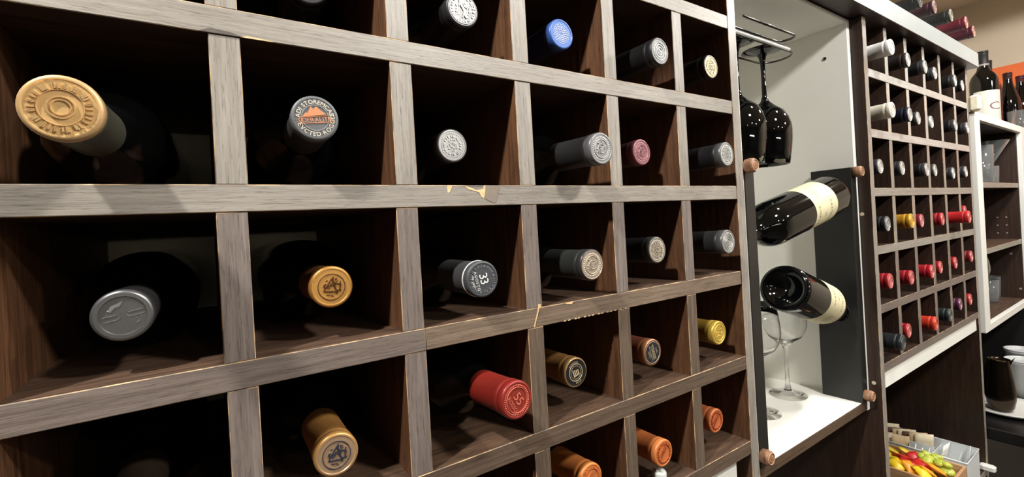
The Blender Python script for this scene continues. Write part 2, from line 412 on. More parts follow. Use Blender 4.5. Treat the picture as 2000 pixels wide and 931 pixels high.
def emblem_ticks(mb, r0, r1, n, fn, wd=0.0004, h=0.0004):
    for k in range(n):
        a = 2*math.pi*k/n+0.07*math.sin(k*2.3); c, s = math.cos(a), math.sin(a)
        rr1 = r1-(0.0003 if k % 3 == 0 else 0); rr0 = r0+(0.0004 if k % 4 == 1 else 0)
        P = [(rr0*c+wd*s, rr0*s-wd*c), (rr1*c+wd*s, rr1*s-wd*c), (rr1*c-wd*s, rr1*s+wd*c), (rr0*c-wd*s, rr0*s+wd*c)]
        mb.add([fn(*p, -0.0004) for p in P]+[fn(*p, h) for p in P], [(4,5,6,7),(0,1,5,4),(1,2,6,5),(2,3,7,6),(3,0,4,7)])
def emblem_poly(mb, pts, fn, h=0.0003):
    n = len(pts)
    mb.add([fn(*p, -0.0004) for p in pts]+[fn(*p, h) for p in pts], [tuple(range(n, 2*n))]+[(i, (i+1) % n, (i+1) % n+n, i+n) for i in range(n)])
def emblem_bar(mb, a, b, wd, fn, h=0.0003):
    dx, dy = b[0]-a[0], b[1]-a[1]; l = math.hypot(dx, dy); nx, ny = -dy/l*wd/2, dx/l*wd/2
    emblem_poly(mb, [(a[0]+nx,a[1]+ny),(a[0]-nx,a[1]-ny),(b[0]-nx,b[1]-ny),(b[0]+nx,b[1]+ny)], fn, h)
def crest(mb, fn, seed, r=0.0075, n=26):
    rr = random.Random(seed)
    for k in range(n):
        a = rr.uniform(0, 6.28); d = r*math.sqrt(rr.random())*0.9; l = rr.uniform(0.001, 0.0026); b = rr.uniform(0, 3.14)
        x, y = d*math.cos(a), d*math.sin(a)
        emblem_bar(mb, (x-l/2*math.cos(b), y-l/2*math.sin(b)), (x+l/2*math.cos(b), y+l/2*math.sin(b)), 0.0006, fn, 0.00035)

_emb = {}
def emblem(kind, colr, rough=0.35, metal=0.6):
    """returns list of (name, mesh) for the cap-face relief"""
    key = (kind, colr)
    if key in _emb: return _emb[key]
    mt = pm('relief_%d_%d_%d' % colr, colr, rough, metal)
    out = []; m = MB(); fn = emb_fn(0)
    if kind == 'beads':
        emblem_dots(m, 0.0108, 34, 0.0008, fn); emblem_ring(m, 0.0084, 0.0092, fn); emblem_ring(m, 0.0040, 0.0046, fn); crest(m, fn, 3, 0.0035, 12); crest(m, fn, 8, 0.0078, 16)
    elif kind == 'beads2':
        emblem_dots(m, 0.0112, 40, 0.0007, fn); emblem_ticks(m, 0.0075, 0.0096, 30, fn); crest(m, fn, 5, 0.0062, 24)
    elif kind == 'figure':
        emblem_ticks(m, 0.0098, 0.0118, 40, fn, 0.0003); emblem_ring(m, 0.0121, 0.0127, fn)
        f2 = emb_fn(0.25)
        emblem_poly(m, [(-.0016,.0085),(.0010,.0070),(.0004,.0030),(.0022,-.0010),(.0016,-.0040),(.0030,-.0075),(.0006,-.0080),(-.0006,-.0042),(.0002,-.0012),(-.0014,.0030)], f2, 0.0006)
        crest(m, fn, 11, 0.0080, 34)
    elif kind == 'rings':
        for r in (0.0035, 0.0066, 0.0095): emblem_ring(m, r, r+0.0008, fn)
        emblem_dots(m, 0.0117, 36, 0.0006, fn); crest(m, fn, 2, 0.003, 8)
    elif kind == 'coin':
        emblem_ticks(m, 0.0090, 0.0118, 44, fn, 0.0004, 0.0006); emblem_ring(m, 0.0082, 0.0088, fn); emblem_ring(m, 0.0046, 0.0055, fn, 0.0004); emblem_ring(m, 0.0032, 0.0040, fn, 0.0004)
    elif kind == 'sparkle':
        emblem_dots(m, 0.0098, 30, 0.0006, fn)
        for r, n in ((0.0078,22),(0.0060,17),(0.0042,12),(0.0024,7)): emblem_dots(m, r, n, 0.0008, fn)
    elif kind == 'monogram':
        emblem_ring(m, 0.0094, 0.0100, fn, 0.0003); f2 = emb_fn(0.15)
        for a, b in (((-.0062,-.0020),(.0012,.0060)),((.0012,.0060),(.0030,.0010)),((-.0062,-.0020),(.0030,-.0045)),((-.0030,.0012),(.0035,.0012)),((.0020,.0010),(.0030,-.0060)),((.0035,.0020),(.0068,.0005)),((.0068,.0005),(.0050,-.0040)),((.0050,-.0040),(.0020,-.0030))):
            emblem_bar(m, a, b, 0.0009, f2, 0.0005)
        crest(m, fn, 21, 0.0085, 22)
    elif kind == 'orange':
        emblem_ring(m, 0.0098, 0.0104, fn, 0.0004); emblem_bar(m, (-.0070,-.0062),(.0062,.0070), .0006, fn, .0005); emblem_bar(m, (-.0085,-.0020),(.0030,.0088), .0006, fn, .0005)
        text_line(m, 'LLERA', 0.0046, lambda x, y: fn((x-y)*0.7071-.0012, (x+y)*0.7071+.0012, 0.0004))
        emblem_ticks(m, 0.0107, 0.0120, 40, fn, 0.0003)
    elif kind == 'plain':
        emblem_ring(m, 0.0100, 0.0106, fn, 0.0003); crest(m, fn, 31, 0.0080, 26)
    elif kind == 'simple':
        emblem_ring(m, 0.0092, 0.0102, fn, 0.0004); crest(m, fn, 13, 0.0075, 12)
    out.append(('emblem', m.mesh('emblem', mt)))
    _emb[key] = out; return out

ROWN1 = {0: 'top row', -1: 'second row', -2: 'third row', -3: 'fourth row', -4: 'lowest row'}
COLN = ['leftmost column', 'second column', 'third column', 'fourth column', 'fifth column', 'rightmost column']
def bottle(P, floor_z, xc, label, side, top, sleeve, rough=0.35, metal=0.5, kind='lip', emb=None, embcol=(200,200,200), group=None, extra=None, roll=0.0, body=None):
    """a bottle lying on a shelf, neck towards the room; P = centre of the cap face"""
    P = Vector(P); br0 = 0.0372 if body is None else 0.0395
    br = max(0.0335, min(br0, P.z-floor_z-0.0008))      # some bottles are slimmer
    zf = floor_z+br+0.0007
    dz = P.z-zf
    y1 = P.y+BL
    zbase = zf if dz >= 0 else zf-dz*1.60                # body rests on the shelf at base or shoulder
    xbase = xc+0.25*(P.x-xc)
    Bp = Vector((xbase, y1, zbase)); ax = (P-Bp).normalized(); Bp = P-ax*BL
    zl = ax; xl = Vector((0,0,1)).cross(zl)        # local x points to the viewer's right
    xl.normalize(); yl = zl.cross(xl)
    M = Matrix((xl, yl, zl)).transposed() @ Matrix.Rotation(roll, 3, 'Z')
    root = empty('wine_bottle', Bp, label, 'bottle', group)
    root.rotation_mode = 'QUATERNION'; root.rotation_quaternion = M.to_quaternion()
    gb = put('glass_body', body or BODY, root); gb.scale = (br/br0, br/br0, 1)
    sl, lip, tp = cap_meshes(side, top, sleeve, rough, metal, kind)
    cap = put('capsule', sl, root); put('cap_rim', lip, cap); ct = put('cap_top', tp, cap)
    if emb:
        for nme, me_ in emblem(emb, embcol): put(nme, me_, cap)
    if extra: extra(cap)
    return root

G1 = 'bottles in the large left rack'
BLK = (22, 22, 23); SIL = (176, 176, 174)

# ---- special cap faces
def ex_mountain(cap):
    f = emb_fn(0.12)
    m = MB(); text_arc(m, 'ADI STOREMCAE', 0.0042, 0.0112, R(90), lambda x, y: f(x, y, 0.0002)); text_arc(m, 'EVCTED ROGOD', 0.0042, 0.0112, R(-78), lambda x, y: f(x, y, 0.0002), inward=True)
    m.obj('lettering', pm('cream_print', (214, 205, 182), 0.5), cap)
    o = pm('copper_print', (196, 128, 86), 0.4, 0.3)
    m = MB()
    emblem_poly(m, [(-.0084,.0012),(-.0058,.0040),(-.0045,.0036),(-.0018,.0082),(-.0005,.0058),(.0018,.0080),(.0042,.0050),(.0076,.0020)], f, 0.0001)
    m.obj('mountain_emblem', o, cap)
    m = MB(); text_line(m, 'SIDERALITIK', 0.0044, lambda x, y: f(x, y-0.0012, 0.0002))
    emblem_bar(m, (-.0118,-.0034),(.0118,-.0034), .0004, f, .0001); emblem_bar(m, (-.0110,.0010),(.0115,.0010), .0003, f, .0001)
    m.obj('lettering', o, cap)
    m = MB(); emblem_ring(m, 0.0086, 0.0090, f, 0.0001); m.obj('emblem_ring', pm('relief_176_176_174', SIL, .35, .6), cap)
def ex_33(cap):
    f = emb_fn(R(-78)); wm = pm('white_print', (226, 226, 222), 0.5)
    m = MB(); text_line(m, '33', 0.0115, lambda x, y: f(x, y+0.0012, 0.0002), spacing=0.05); text_line(m, 'AGOSTO', 0.0036, lambda x, y: f(x, y-0.0058, 0.0002), spacing=0.2)
    text_arc(m, 'DE VINO', 0.0026, 0.0098, R(-90), lambda x, y: f(x, y, 0.0002), inward=True)
    m.obj('lettering', wm, cap)
    m = MB(); emblem_ticks(m, 0.0100, 0.0122, 60, f, 0.00018, 0.0001); m.obj('emblem', pm('grey_print', (120, 122, 126), 0.5), cap)
    m = MB().lathe([(0.01555,BL-0.0088),(0.0159,BL-0.0082),(0.01555,BL-0.0070)], 40); m.obj('white_band', wm, cap)
def ex_55(cap):
    f = emb_fn(R(-62)); g = pm('relief_red', (214, 116, 92), 0.4, 0.2)
    m = MB(); text_line(m, '55', 0.0105, lambda x, y: f(x, y+0.0018, 0.0003)); text_line(m, 'ROSSO', 0.0046, lambda x, y: f(x, y-0.0056, 0.0003))
    m.obj('lettering', g, cap)
    m = MB(); emblem_dots(m, 0.0118, 44, 0.0006, f); emblem_ring(m, 0.0100, 0.0105, f); m.obj('emblem', g, cap)
def ex_black_gold(cap):
    f = emb_fn(0.3); c = pm('cream_gold_print', (206, 186, 148), 0.4, 0.3)
    m = MB(); emblem_ring(m, 0.0084, 0.0094, f, 0.0001); emblem_ring(m, 0.0066, 0.0070, f, 0.0001)
    for k in range(4): emblem_bar(m, (-.0034+k*.0022,-.003),(-.0034+k*.0022,.0036-.0006*k), .0011, f, .0001)
    emblem_bar(m, (-.004,-.0034),(.004,-.0034), .0009, f, .0001); m.obj('emblem', c, cap)
    m = MB(); text_arc(m, 'BODEGAS', 0.0028, 0.0108, R(90), lambda x, y: f(x, y, 0.0002)); text_arc(m, 'RIOJA', 0.0028, 0.0108, R(-90), lambda x, y: f(x, y, 0.0002), inward=True); m.obj('lettering', c, cap)
def ex_copper(cap):
    f = emb_fn(R(-75)); c = pm('cream_gold_print', (206, 186, 148), 0.4, 0.3)
    m = MB(); text_line(m, 'TORRES', 0.0050, lambda x, y: f(x, y+.0002, 0.0002)); text_line(m, 'ASTC', 0.0036, lambda x, y: f(x, y-0.0062, 0.0002)); text_line(m, 'LUN', 0.0034, lambda x, y: f(x, y+0.0068, 0.0002))
    m.obj('lettering', c, cap)
    m = MB(); emblem_bar(m, (-.0095,.0030),(.0095,.0030), .0004, f, .0001); emblem_bar(m, (-.0095,-.0034),(.0095,-.0034), .0004, f, .0001); emblem_ring(m, 0.0122, 0.0130, f, 0.0001)
    m.obj('emblem', c, cap)
def ex_screw(cap):
    f = emb_fn(R(10)); f2 = lambda x, y, z=0.0: f(x, y, z-0.0012)
    m = MB()
    emblem_bar(m, (-.0098,.0012),(-.0030,.0012), .0004, f2, .0004); emblem_bar(m, (-.0090,-.0018),(-.0030,-.0018), .0004, f2, .0003); emblem_bar(m, (-.0030,-.0018),(-.0018,-.0008), .0004, f2, .0003)
    emblem_bar(m, (.0028,.0014),(.0100,.0014), .0004, f2, .0004); emblem_bar(m, (.0030,-.0014),(.0098,-.0014), .0004, f2, .0003); emblem_bar(m, (.0018,.0),(.0030,-.0014), .0004, f2, .0003)
    emblem_poly(m, [(-.0068,.0042),(-.0052,.0034),(-.0030,.0056),(-.0004,.0058),(.0018,.0088),(-.0010,.0078),(-.0046,.0070)], f2, .0003)
    emblem_dots(m, 0.0, 1, 0.0007, lambda x, y, z: f2(x-.0062, y+.0044, z+.0004)); emblem_dots(m, 0.0, 1, 0.0005, lambda x, y, z: f2(x+.0082, y-.0030, z)); emblem_bar(m, (.0052,-.0060),(.0072,-.0052), .0005, f2, .0003); emblem_dots(m, 0.0, 1, 0.0005, lambda x, y, z: f2(x+.0060, y-.0034, z))
    m.obj('emblem', pm('relief_150_150_150', (150,150,150), .35, .7), cap)
def ex_coin_rim(cap): pass
def ex_mark(cap):
    m = MB(); 
    for k in range(3):
        a0, a1 = R(195+k*8), R(201+k*8)
        m.add([(0.01495*math.cos(a), 0.01495*math.sin(a), z) for a in (a0, a1) for z in (BL-.040, BL-.034)], [(0,2,3,1)])
    m.obj('tax_stamp', pm('white_print', (226, 226, 222), 0.5), cap)

def b1(c, k, P, desc, side, top, sleeve, **kw):
    lab = 'bottle with %s, %s, %s of large rack' % (desc, ROWN1[k], COLN[c])
    return bottle(P, SZ(k)+T/2, c*PX+PX/2, lab, side, top, sleeve, group=G1, **kw)
# top visible row (on shelf A)
b1(0, 0, (0.064,-0.006,1.8480), 'dark capsule', (60,58,58), (66,64,64), BLK, emb='simple', embcol=(90,88,86))
b1(1, 0, (0.178,0.020,1.8480), 'black capsule', BLK, (40,40,42), BLK, emb='simple', embcol=(60,60,60))
b1(2, 0, (0.3004,0.0000,1.8462), 'bright silver embossed cap', (60,60,62), (104,104,103), BLK, emb='figure', embcol=(212,211,208), metal=0.5, rough=0.4)
b1(3, 0, (0.4193,0.0080,1.8498), 'blue capsule', (50,84,152), (64,100,170), (16,20,58), emb='sparkle', embcol=(214,216,222), metal=0.15, rough=0.4)
b1(4, 0, (0.5408,-0.0180,1.8425), 'silver ringed cap', (40,40,42), (126,126,125), (20,20,21), emb='rings', embcol=(204,203,200), metal=0.4, rough=0.42)
b1(5, 0, (0.6610,-0.0040,1.8471), 'pale gold patterned cap', (34,33,32), (186,176,146), BLK, emb='beads2', embcol=(226,218,190), metal=0.5, extra=ex_mark)
# second visible row (on shelf B)
b1(0, -1, (0.0508,-0.0540,1.7230), 'tan coin-like cap', (196,160,112), (206,168,112), (58,58,46), emb='coin', embcol=(214,178,124), metal=0.35, rough=0.42)
b1(1, -1, (0.1715,-0.0140,1.7375), 'grey cap printed with copper mountain', (96,98,100), (92,92,94), (38,38,40), metal=0.25, rough=0.5, extra=ex_mountain)
b1(2, -1, (0.2993,0.0320,1.7332), 'silver embossed cap', (120,120,120), (178,178,176), BLK, emb='beads2', embcol=(206,206,204), metal=0.6)
b1(3, -1, (0.4224,-0.0360,1.7241), 'dark grey capsule and silver beaded top', (104,104,106), (150,150,150), (36,36,37), emb='beads', embcol=(196,196,194), metal=0.35)
b1(4, -1, (0.5397,0.0140,1.7341), 'maroon capsule', (136,84,92), (140,92,98), (74,44,50), emb='beads', embcol=(176,132,134), metal=0.25)
b1(5, -1, (0.6590,-0.0200,1.7308), 'silver topped black capsule', (92,92,92), (158,158,156), (28,28,29), emb='beads2', embcol=(206,206,202), metal=0.4)
# third visible row (on shelf C)
b1(0, -2, (0.0601,0.0120,1.6145), 'grey metal screw cap', (116,116,116), (112,112,112), (70,70,70), kind='screw', metal=0.75, rough=0.34, extra=ex_screw)
b1(1, -2, (0.1813,0.0120,1.6174), 'gold cap with dark monogram', (176,124,62), (196,146,78), (120,78,40), emb='monogram', embcol=(92,56,28), metal=0.55, rough=0.36)
b1(2, -2, (0.2994,-0.0100,1.6116), 'white numbers on charcoal cap', (70,72,74), (66,68,72), (58,58,58), metal=0.1, rough=0.5, extra=ex_33)
b1(3, -2, (0.4193,-0.0180,1.6129), 'beige centred cap ringed in silver beads', (58,58,58), (176,158,136), (44,46,44), emb='beads', embcol=(206,200,188), metal=0.35)
b1(4, -2, (0.5400,0.0000,1.6182), 'silver beaded cap with beige centre', (80,80,80), (166,154,136), (30,30,30), emb='beads2', embcol=(208,204,196), metal=0.4)
b1(5, -2, (0.6616,-0.0140,1.6197), 'satin grey capsule', (92,92,92), (146,146,144), (40,40,40), emb='rings', embcol=(190,190,186), metal=0.4)
# fourth visible row (on shelf D)
b1(0, -3, (0.060,0.006,1.4980), 'bronze capsule', (82,62,45), (86,66,47), (50,38,28), emb='simple', embcol=(104,82,60))
b1(1, -3, (0.1761,0.0020,1.4966), 'gold cap with slate blue monogram', (190,142,82), (190,156,122), (168,118,62), emb='monogram', embcol=(72,76,92), metal=0.5, rough=0.36)
b1(2, -3, (0.3103,-0.0360,1.5132), 'bright red capsule', (134,38,32), (138,48,40), (122,30,20), metal=0.2, rough=0.38, extra=ex_55)
b1(3, -3, (0.4199,0.0160,1.4989), 'black topped gold capsule', (176,140,92), (40,40,42), (150,108,60), metal=0.35, kind='flat', extra=ex_black_gold)
b1(4, -3, (0.5389,0.0140,1.4966), 'copper capsule with black lettered top', (196,136,96), (44,46,54), (124,70,46), metal=0.35, kind='flat', extra=ex_copper)
b1(5, -3, (0.6591,0.0040,1.5003), 'yellow gold capsule', (196,164,70), (206,176,84), (160,128,48), emb='plain', embcol=(222,196,110), metal=0.5)
# lowest row (on shelf E)
b1(3, -4, (0.4259,0.0080,1.3890), 'orange capsule', (202,124,62), (200,118,60), (196,116,54), emb='orange', embcol=(214,134,84), metal=0.15, rough=0.45)
b1(4, -4, (0.5391,0.0060,1.3799), 'orange capsule', (206,122,66), (204,118,66), (196,110,56), emb='orange', embcol=(176,92,52), metal=0.15, rough=0.45)
b1(5, -4, (0.6575,0.0140,1.3820), 'orange capsule', (200,112,64), (196,108,64), (184,98,54), emb='orange', embcol=(168,84,50), metal=0.15, rough=0.45)
# small pale stopper on the lowest shelf
e = empty('bottle_stopper', (0.541, 0.016, SZ(-4)+T/2), 'small pale grey stopper on the lowest shelf under an orange capsule', 'stopper')
MB().lathe([(0.0005,0.0),(0.0075,0.0),(0.0082,0.001),(0.0082,0.009),(0.0072,0.0105),(0.0005,0.011)], 24, cap0=True, cap1=True).obj('knob', pm('pale_plastic', (196,200,194), 0.3), e)
MB().lathe([(0.0040,0.011),(0.0046,0.0118),(0.0030,0.0128),(0.0004,0.013)], 16, cap1=True).obj('nub', MATS['pale_plastic'], e)

# ------------------------------------------------------------------ white display niche between the racks
NX0, NX1, NF, NFL, NCE = 0.767, 1.159, 0.020, 1.279, 2.012
nc = empty('display_niche', (0.96, 0, 0), 'white open display niche between the two wine racks', 'cabinet')
def npart(name, b, mats, bev=0.0008): return MB().bbox(b[0]-0.96, b[1]-0.96, *b[2:], bev).obj(name, mats, nc)
npart('side_panel', (0.7305, NX0, NF, 0.33, 0.02, TOPZ-0.002), white)
npart('side_panel', (NX1, 1.1705, NF, 0.33, NFL-0.020, TOPZ-0.002), white)
npart('ceiling_panel', (NX0, NX1, NF, 0.33, NCE, TOPZ-0.002), white)
npart('back_panel', (0.7305, 1.1705, 0.33, 0.338, 0.9, TOPZ-0.002), white)
npart('shelf', (NX0, NX1, NF+0.0015, 0.33, NFL-0.016, NFL), white)
m = MB().bbox(NX0-0.96, NX1-0.96, NF, NF+0.0015, NFL-0.0175, NFL-0.0004, 0.0003); m.obj('shelf_edge', wood('dark_edge', (70,54,42), (104,82,64), 0, 0.45), nc)
# screw holes in the side wall
m = MB(); mm = Matrix.Rotation(R(-90), 3, 'Y')
for y, z in ((0.060, 1.956),):
    ml = MB().lathe([(0.0012,0.0),(0.0030,0.0012),(0.0034,0.0)], 12, cap0=True)
    m.add([(NX1-0.96-0.0002-v[2], y+v[0], z+v[1]) for v in ml.v], ml.f)
m.obj('screw_hole', pm('hole_dark', (52,50,44), 0.8), nc)

# posts of the bottle holder
def post(x0, x1, label, corks, hole):
    e = empty('bottle_holder_post', ((x0+x1)/2, 0.0525, NFL), label, 'bottle holder', 'black bottle holder posts in the niche')
    h = (x1-x0)/2
    hy, hz, hr, q = hole[0], hole[1], 0.0195, 0.034
    m = MB(); m.box(-h, h, -q, q, 0.0005, hz-q); m.box(-h, h, -q, q, hz+q, 0.452)
    n = 32; ci = []; sq = []
    for k in range(n):
        a = 2*math.pi*k/n; c_, s_ = math.cos(a), math.sin(a); d = q/max(abs(c_), abs(s_))
        ci.append((hy+hr*c_, hz+hr*s_)); sq.append((d*c_, hz+d*s_))
    for x, rev in ((-h, False), (h, True)):
        vv = [(x, *p) for p in ci]+[(x, *p) for p in sq]
        ff = [(k, (k+1) % n, (k+1) % n+n, k+n) for k in range(n)]
        m.add(vv, ff if not rev else [f[::-1] for f in ff])
    m.add([(-h, *p) for p in ci]+[(h, *p) for p in ci], [(k, k+n, (k+1) % n+n, (k+1) % n) for k in range(n)], 0, True)
    m.add([(-h, *p) for p in sq]+[(h, *p) for p in sq], [(k+n, k, (k+1) % n, (k+1) % n+n) for k in range(n)])
    m.obj('board', blackpost, e)
    for s, z in corks:
        ck = MB().lathe([(0.0005,0.0),(0.0088,0.0),(0.0100,0.001),(0.0106,0.006),(0.0104,0.0115),(0.0092,0.0135),(0.0004,0.0140)], 22, cap0=True, cap1=True)
        rg = MB().lathe([(0.0074,0.0138),(0.0078,0.0145),(0.0086,0.0145),(0.0089,0.0136)], 22)
        m = MB(); m.add([(v[0]+s, -0.034-v[2], v[1]+z) for v in ck.v], [f[::-1] for f in ck.f], 0, True)
        kk = m.obj('cork_knob', wood('cork_wood', (120,82,58), (176,130,98), 2, 0.5, 0.5), e)
        m = MB(); m.add([(v[0]+s, -0.034-v[2], v[1]+z) for v in rg.v], [f[::-1] for f in rg.f], 0, True)
        for k in range(9):
            a = k*0.7; m.box(s+0.004*math.cos(a)-0.0008, s+0.004*math.cos(a)+0.0008, -0.0482, -0.0476, z+0.004*math.sin(a)-0.0005, z+0.004*math.sin(a)+0.0005)
        m.obj('carved_relief', pm('cork_relief', (190,146,112), 0.55), kk)
    # ring of the neck hole
    m = MB().lathe([(0.0196,-0.0002),(0.0212,-0.0002),(0.0212,0.0006),(0.0196,0.0006)], 28)
    sgn = hole[2]
    m2 = MB(); m2.add([(sgn*(h+0.0004)+v[2]*sgn, hole[0]+v[0], hole[1]+v[1]) for v in m.v], m.f, 0, True)
    m2.obj('neck_hole_ring', pm('hole_ring', (20,20,20), 0.6), e)
    return e
post(0.7674, 0.7910, 'black lacquered bottle holder post beside the large rack', [(-0.008, 0.445), (-0.008, 0.019)], (0.0, 1.6130-NFL, 1))
post(1.1352, 1.1588, 'black lacquered bottle holder post on the right side of the niche', [(0.003, 0.443), (-0.003, 0.015)], (0.0, 1.4520-NFL, -1))

# bottles held by the posts
cream = pm('cream_label', (226, 216, 176), 0.55, noise=0.03, nscale=60)
lprint = pm('label_print', (124, 116, 96), 0.6)
def held_bottle(base, neck, label, z0, z1, a0, a1, lines, crest_at, upside):
    base = Vector(base); ax = (Vector(neck)-base).normalized()
    yl = Vector((0,0,1)); xl = yl.cross(ax).normalized(); yl = ax.cross(xl)
    e = empty('wine_bottle', base, label, 'bottle', 'bottles held in the white niche')
    e.rotation_mode = 'QUATERNION'; e.rotation_quaternion = Matrix((xl, yl, ax)).transposed().to_quaternion()
    put('glass_body', BODY, e)
    m = MB().lathe([(0.01455,0.246),(0.0149,0.262),(0.0149,0.286),(0.0143,0.293),(0.0006,0.293)], 32, cap1=True); m.obj('capsule', pm('black_capsule', (20,20,20), 0.4), e)
    r = 0.03745; n = 26; m = MB(); v = []
    for k in range(n+1):
        a = a0+(a1-a0)*k/n
        v += [(r*math.cos(a), r*math.sin(a), z0), (r*math.cos(a), r*math.sin(a), z1)]
    m.add(v, [(2*k, 2*k+2, 2*k+3, 2*k+1) for k in range(n)], 0, True)
    lb = m.obj('label', cream, e)
    r2 = r+0.0001; m = MB(); am = (a0+a1)/2
    for s, size, zo, ao in lines:
        def fn(x, y, zo=zo, ao=ao):
            sg = -1 if upside else 1
            a = am+ao+sg*x/r2; return (r2*math.cos(a), r2*math.sin(a), zo+sg*y)
        text_line(m, s, size, fn, spacing=0.15)
    za_, aa_ = crest_at
    for rr in (0.009, 0.0065, 0.004):
        k_ = 28
        for k in range(k_):
            if k % 7 == 3: continue
            t0, t1 = 2*math.pi*k/k_, 2*math.pi*(k+1)/k_
            q = []
            for t, d in ((t0, rr), (t1, rr), (t1, rr-0.0006), (t0, rr-0.0006)):
                a = am+aa_+d*math.cos(t)/r2; q.append((r2*math.cos(a), r2*math.sin(a), za_+d*math.sin(t)))
            m.add(q, [(0,1,2,3),(3,2,1,0)])
    m.obj('label_print', lprint, lb)
    m = MB()
    for k in range(64):      # knurled ring round the base
        a = 2*math.pi*k/64; c, s = math.cos(a), math.sin(a)
        m.add([(0.0350*c,0.0350*s,0.0006),(0.0366*c,0.0366*s,0.0030),(0.0366*math.cos(a+.05),0.0366*math.sin(a+.05),0.0034),(0.0350*math.cos(a+.05),0.0350*math.sin(a+.05),0.0002)], [(0,1,2,3),(3,2,1,0)])
    m.obj('base_knurl', pm('knurl_glass', (30,32,32), 0.1), e)
    return e
held_bottle((1.056, 0.026, 1.678), (0.7785, 0.0515, 1.612), 'black wine bottle with cream label, base up and right, neck in left post', 0.048, 0.115, R(-112), R(100),
            [('CASTELLO', 0.0085, 0.068, -0.25), ('1711', 0.0065, 0.086, -0.25), ('RISERVA', 0.0080, 0.104, -0.2)], (0.096, 0.85), True)
held_bottle((0.868, 0.022, 1.533), (1.146, 0.0525, 1.450), 'black wine bottle with cream label, base towards viewer, neck in right post', 0.100, 0.178, R(70), R(290),
            [('CASTELLO', 0.0085, 0.162, -0.2), ('1711', 0.0065, 0.142, -0.2), ('RISERVA', 0.0080, 0.122, -0.2)], (0.140, 0.95), False)

wire = pm('dark_wire', (96, 94, 90), 0.25, 1.0)
# wire stemware hanger under the niche ceiling
e = empty('stemware_hanger', (0.9, 0.09, NCE), 'chrome wire stemware hanger under the niche ceiling', 'glass hanger')
def loop(xa, xb, yc, w, z):
    p = [(xa, yc-w, z)]+[(xb-w+w*math.cos(t)*1.0, yc+w*math.sin(t), z) for t in [R(-90+15*k) for k in range(13)]]+[(xa, yc+w, z)]
    return p
MB().tube(loop(-0.13, 0.130, -0.008, 0.030, -0.0705), 0.0018, 10).obj('wire_loop', wire, e)
MB().tube([(-0.13, -0.043, -0.0705), (0.085, -0.043, -0.0705)], 0.0026, 10).obj('rod', ring_m, e)
MB().tube(loop(-0.13, 0.035, -0.066, 0.014, -0.0705), 0.0018, 10).obj('wire_loop', wire, e)
m = MB()
for x, y in ((-0.10,-0.038),(-0.10,0.022)): m.tube([(x,y,-0.0705),(x,y+0.004,-0.03),(x,y,-0.0005)], 0.0018, 8)
m.obj('wire_bracket', wire, e)

# hanging black glasses
def glass_profile(h, rb, rrim, foot, wall=0.0013, bowl_h=0.11):
    zs = h-bowl_h
    out = [(foot,0.0),(foot,0.0012),(foot*0.6,0.0035),(foot*0.25,0.0075),(0.0062,0.013),(0.0040,0.024),(0.0035,zs*0.55),(0.0040,zs-0.014),(0.0070,zs-0.004),(rb*0.42,zs+0.006)]
    B = [(rb*0.72,0.14),(rb*0.90,0.26),(rb*0.985,0.38),(rb,0.48),(rb*0.985,0.62),(rb*0.93,0.80),(rrim,1.0)]
    out += [(r, zs+bowl_h*t) for r, t in B]
    inn = [(r-wall, zs+bowl_h*t) for r, t in B[::-1]]+[(rb*0.38, zs+0.009),(0.0006, zs+0.005)]
    return out, inn
def wine_glass(loc, label, mat, flip, h, rb, rrim, foot, bowl_h, group):
    e = empty('wine_glass', loc, label, 'wine glass', group)
    if flip: e.rotation_euler = (math.pi, 0, 0)
    out, inn = glass_profile(h, rb, rrim, foot, bowl_h=bowl_h)
    i = 9
    MB().lathe([(0.0006,0.0)]+out[:4], 40, cap0=True).obj('foot', mat, e)
    MB().lathe(out[3:i+1], 24).obj('stem', mat, e)
    MB().lathe(out[i:]+inn, 44, cap1=True).obj('bowl', mat, e)
    return e
GB = pm('black_stemware', (7,7,8), 0.03, spec=0.7)
GH = 0.209; fz = NCE-0.0640
for x, lab in ((0.962, 'black wine glass hanging upside down, nearer the middle of the niche'), (0.875, 'black wine glass hanging upside down, partly hidden behind the large rack')):
    wine_glass((x, 0.082, fz), lab, GB, True, GH, 0.0405, 0.0340, 0.0335, 0.112, 'black glasses hanging in the niche')
# clear glasses on the niche floor
for (x, y), lab in (((1.083, 0.128), 'clear wine glass standing on the niche floor beside the right post'), ((0.958, 0.118), 'clear wine glass on the niche floor, mostly behind the left post')):
    wine_glass((x, y, NFL+0.0003), lab, clear, False, 0.205, 0.0400, 0.0330, 0.0340, 0.100, 'clear glasses in the niche')
for (x, y), lab in (((1.02, 0.235), 'clear wine glass at the back of the niche floor'),):
    wine_glass((x, y, NFL+0.0003), lab, clear, False, 0.205, 0.0400, 0.0330, 0.0340, 0.100, 'clear glasses in the niche')

# orange-brown wooden crate below the niche
e = empty('wooden_crate', (0.81, 0.15, 0.90), 'orange-brown wooden crate in the dark space under the niche', 'crate')
ow = wood('orange_wood', (150,84,42), (196,122,66), 2, 0.5, 0.4)
for i in range(4): MB().bbox(-0.040, 0.046, -0.070, -0.060, 0.004+i*0.085, 0.085+i*0.085, 0.001).obj('slat', ow, e)
MB().bbox(-0.040, 0.046, -0.0595, 0.10, 0.0, 0.33, 0.001).obj('crate_body', ow, e)

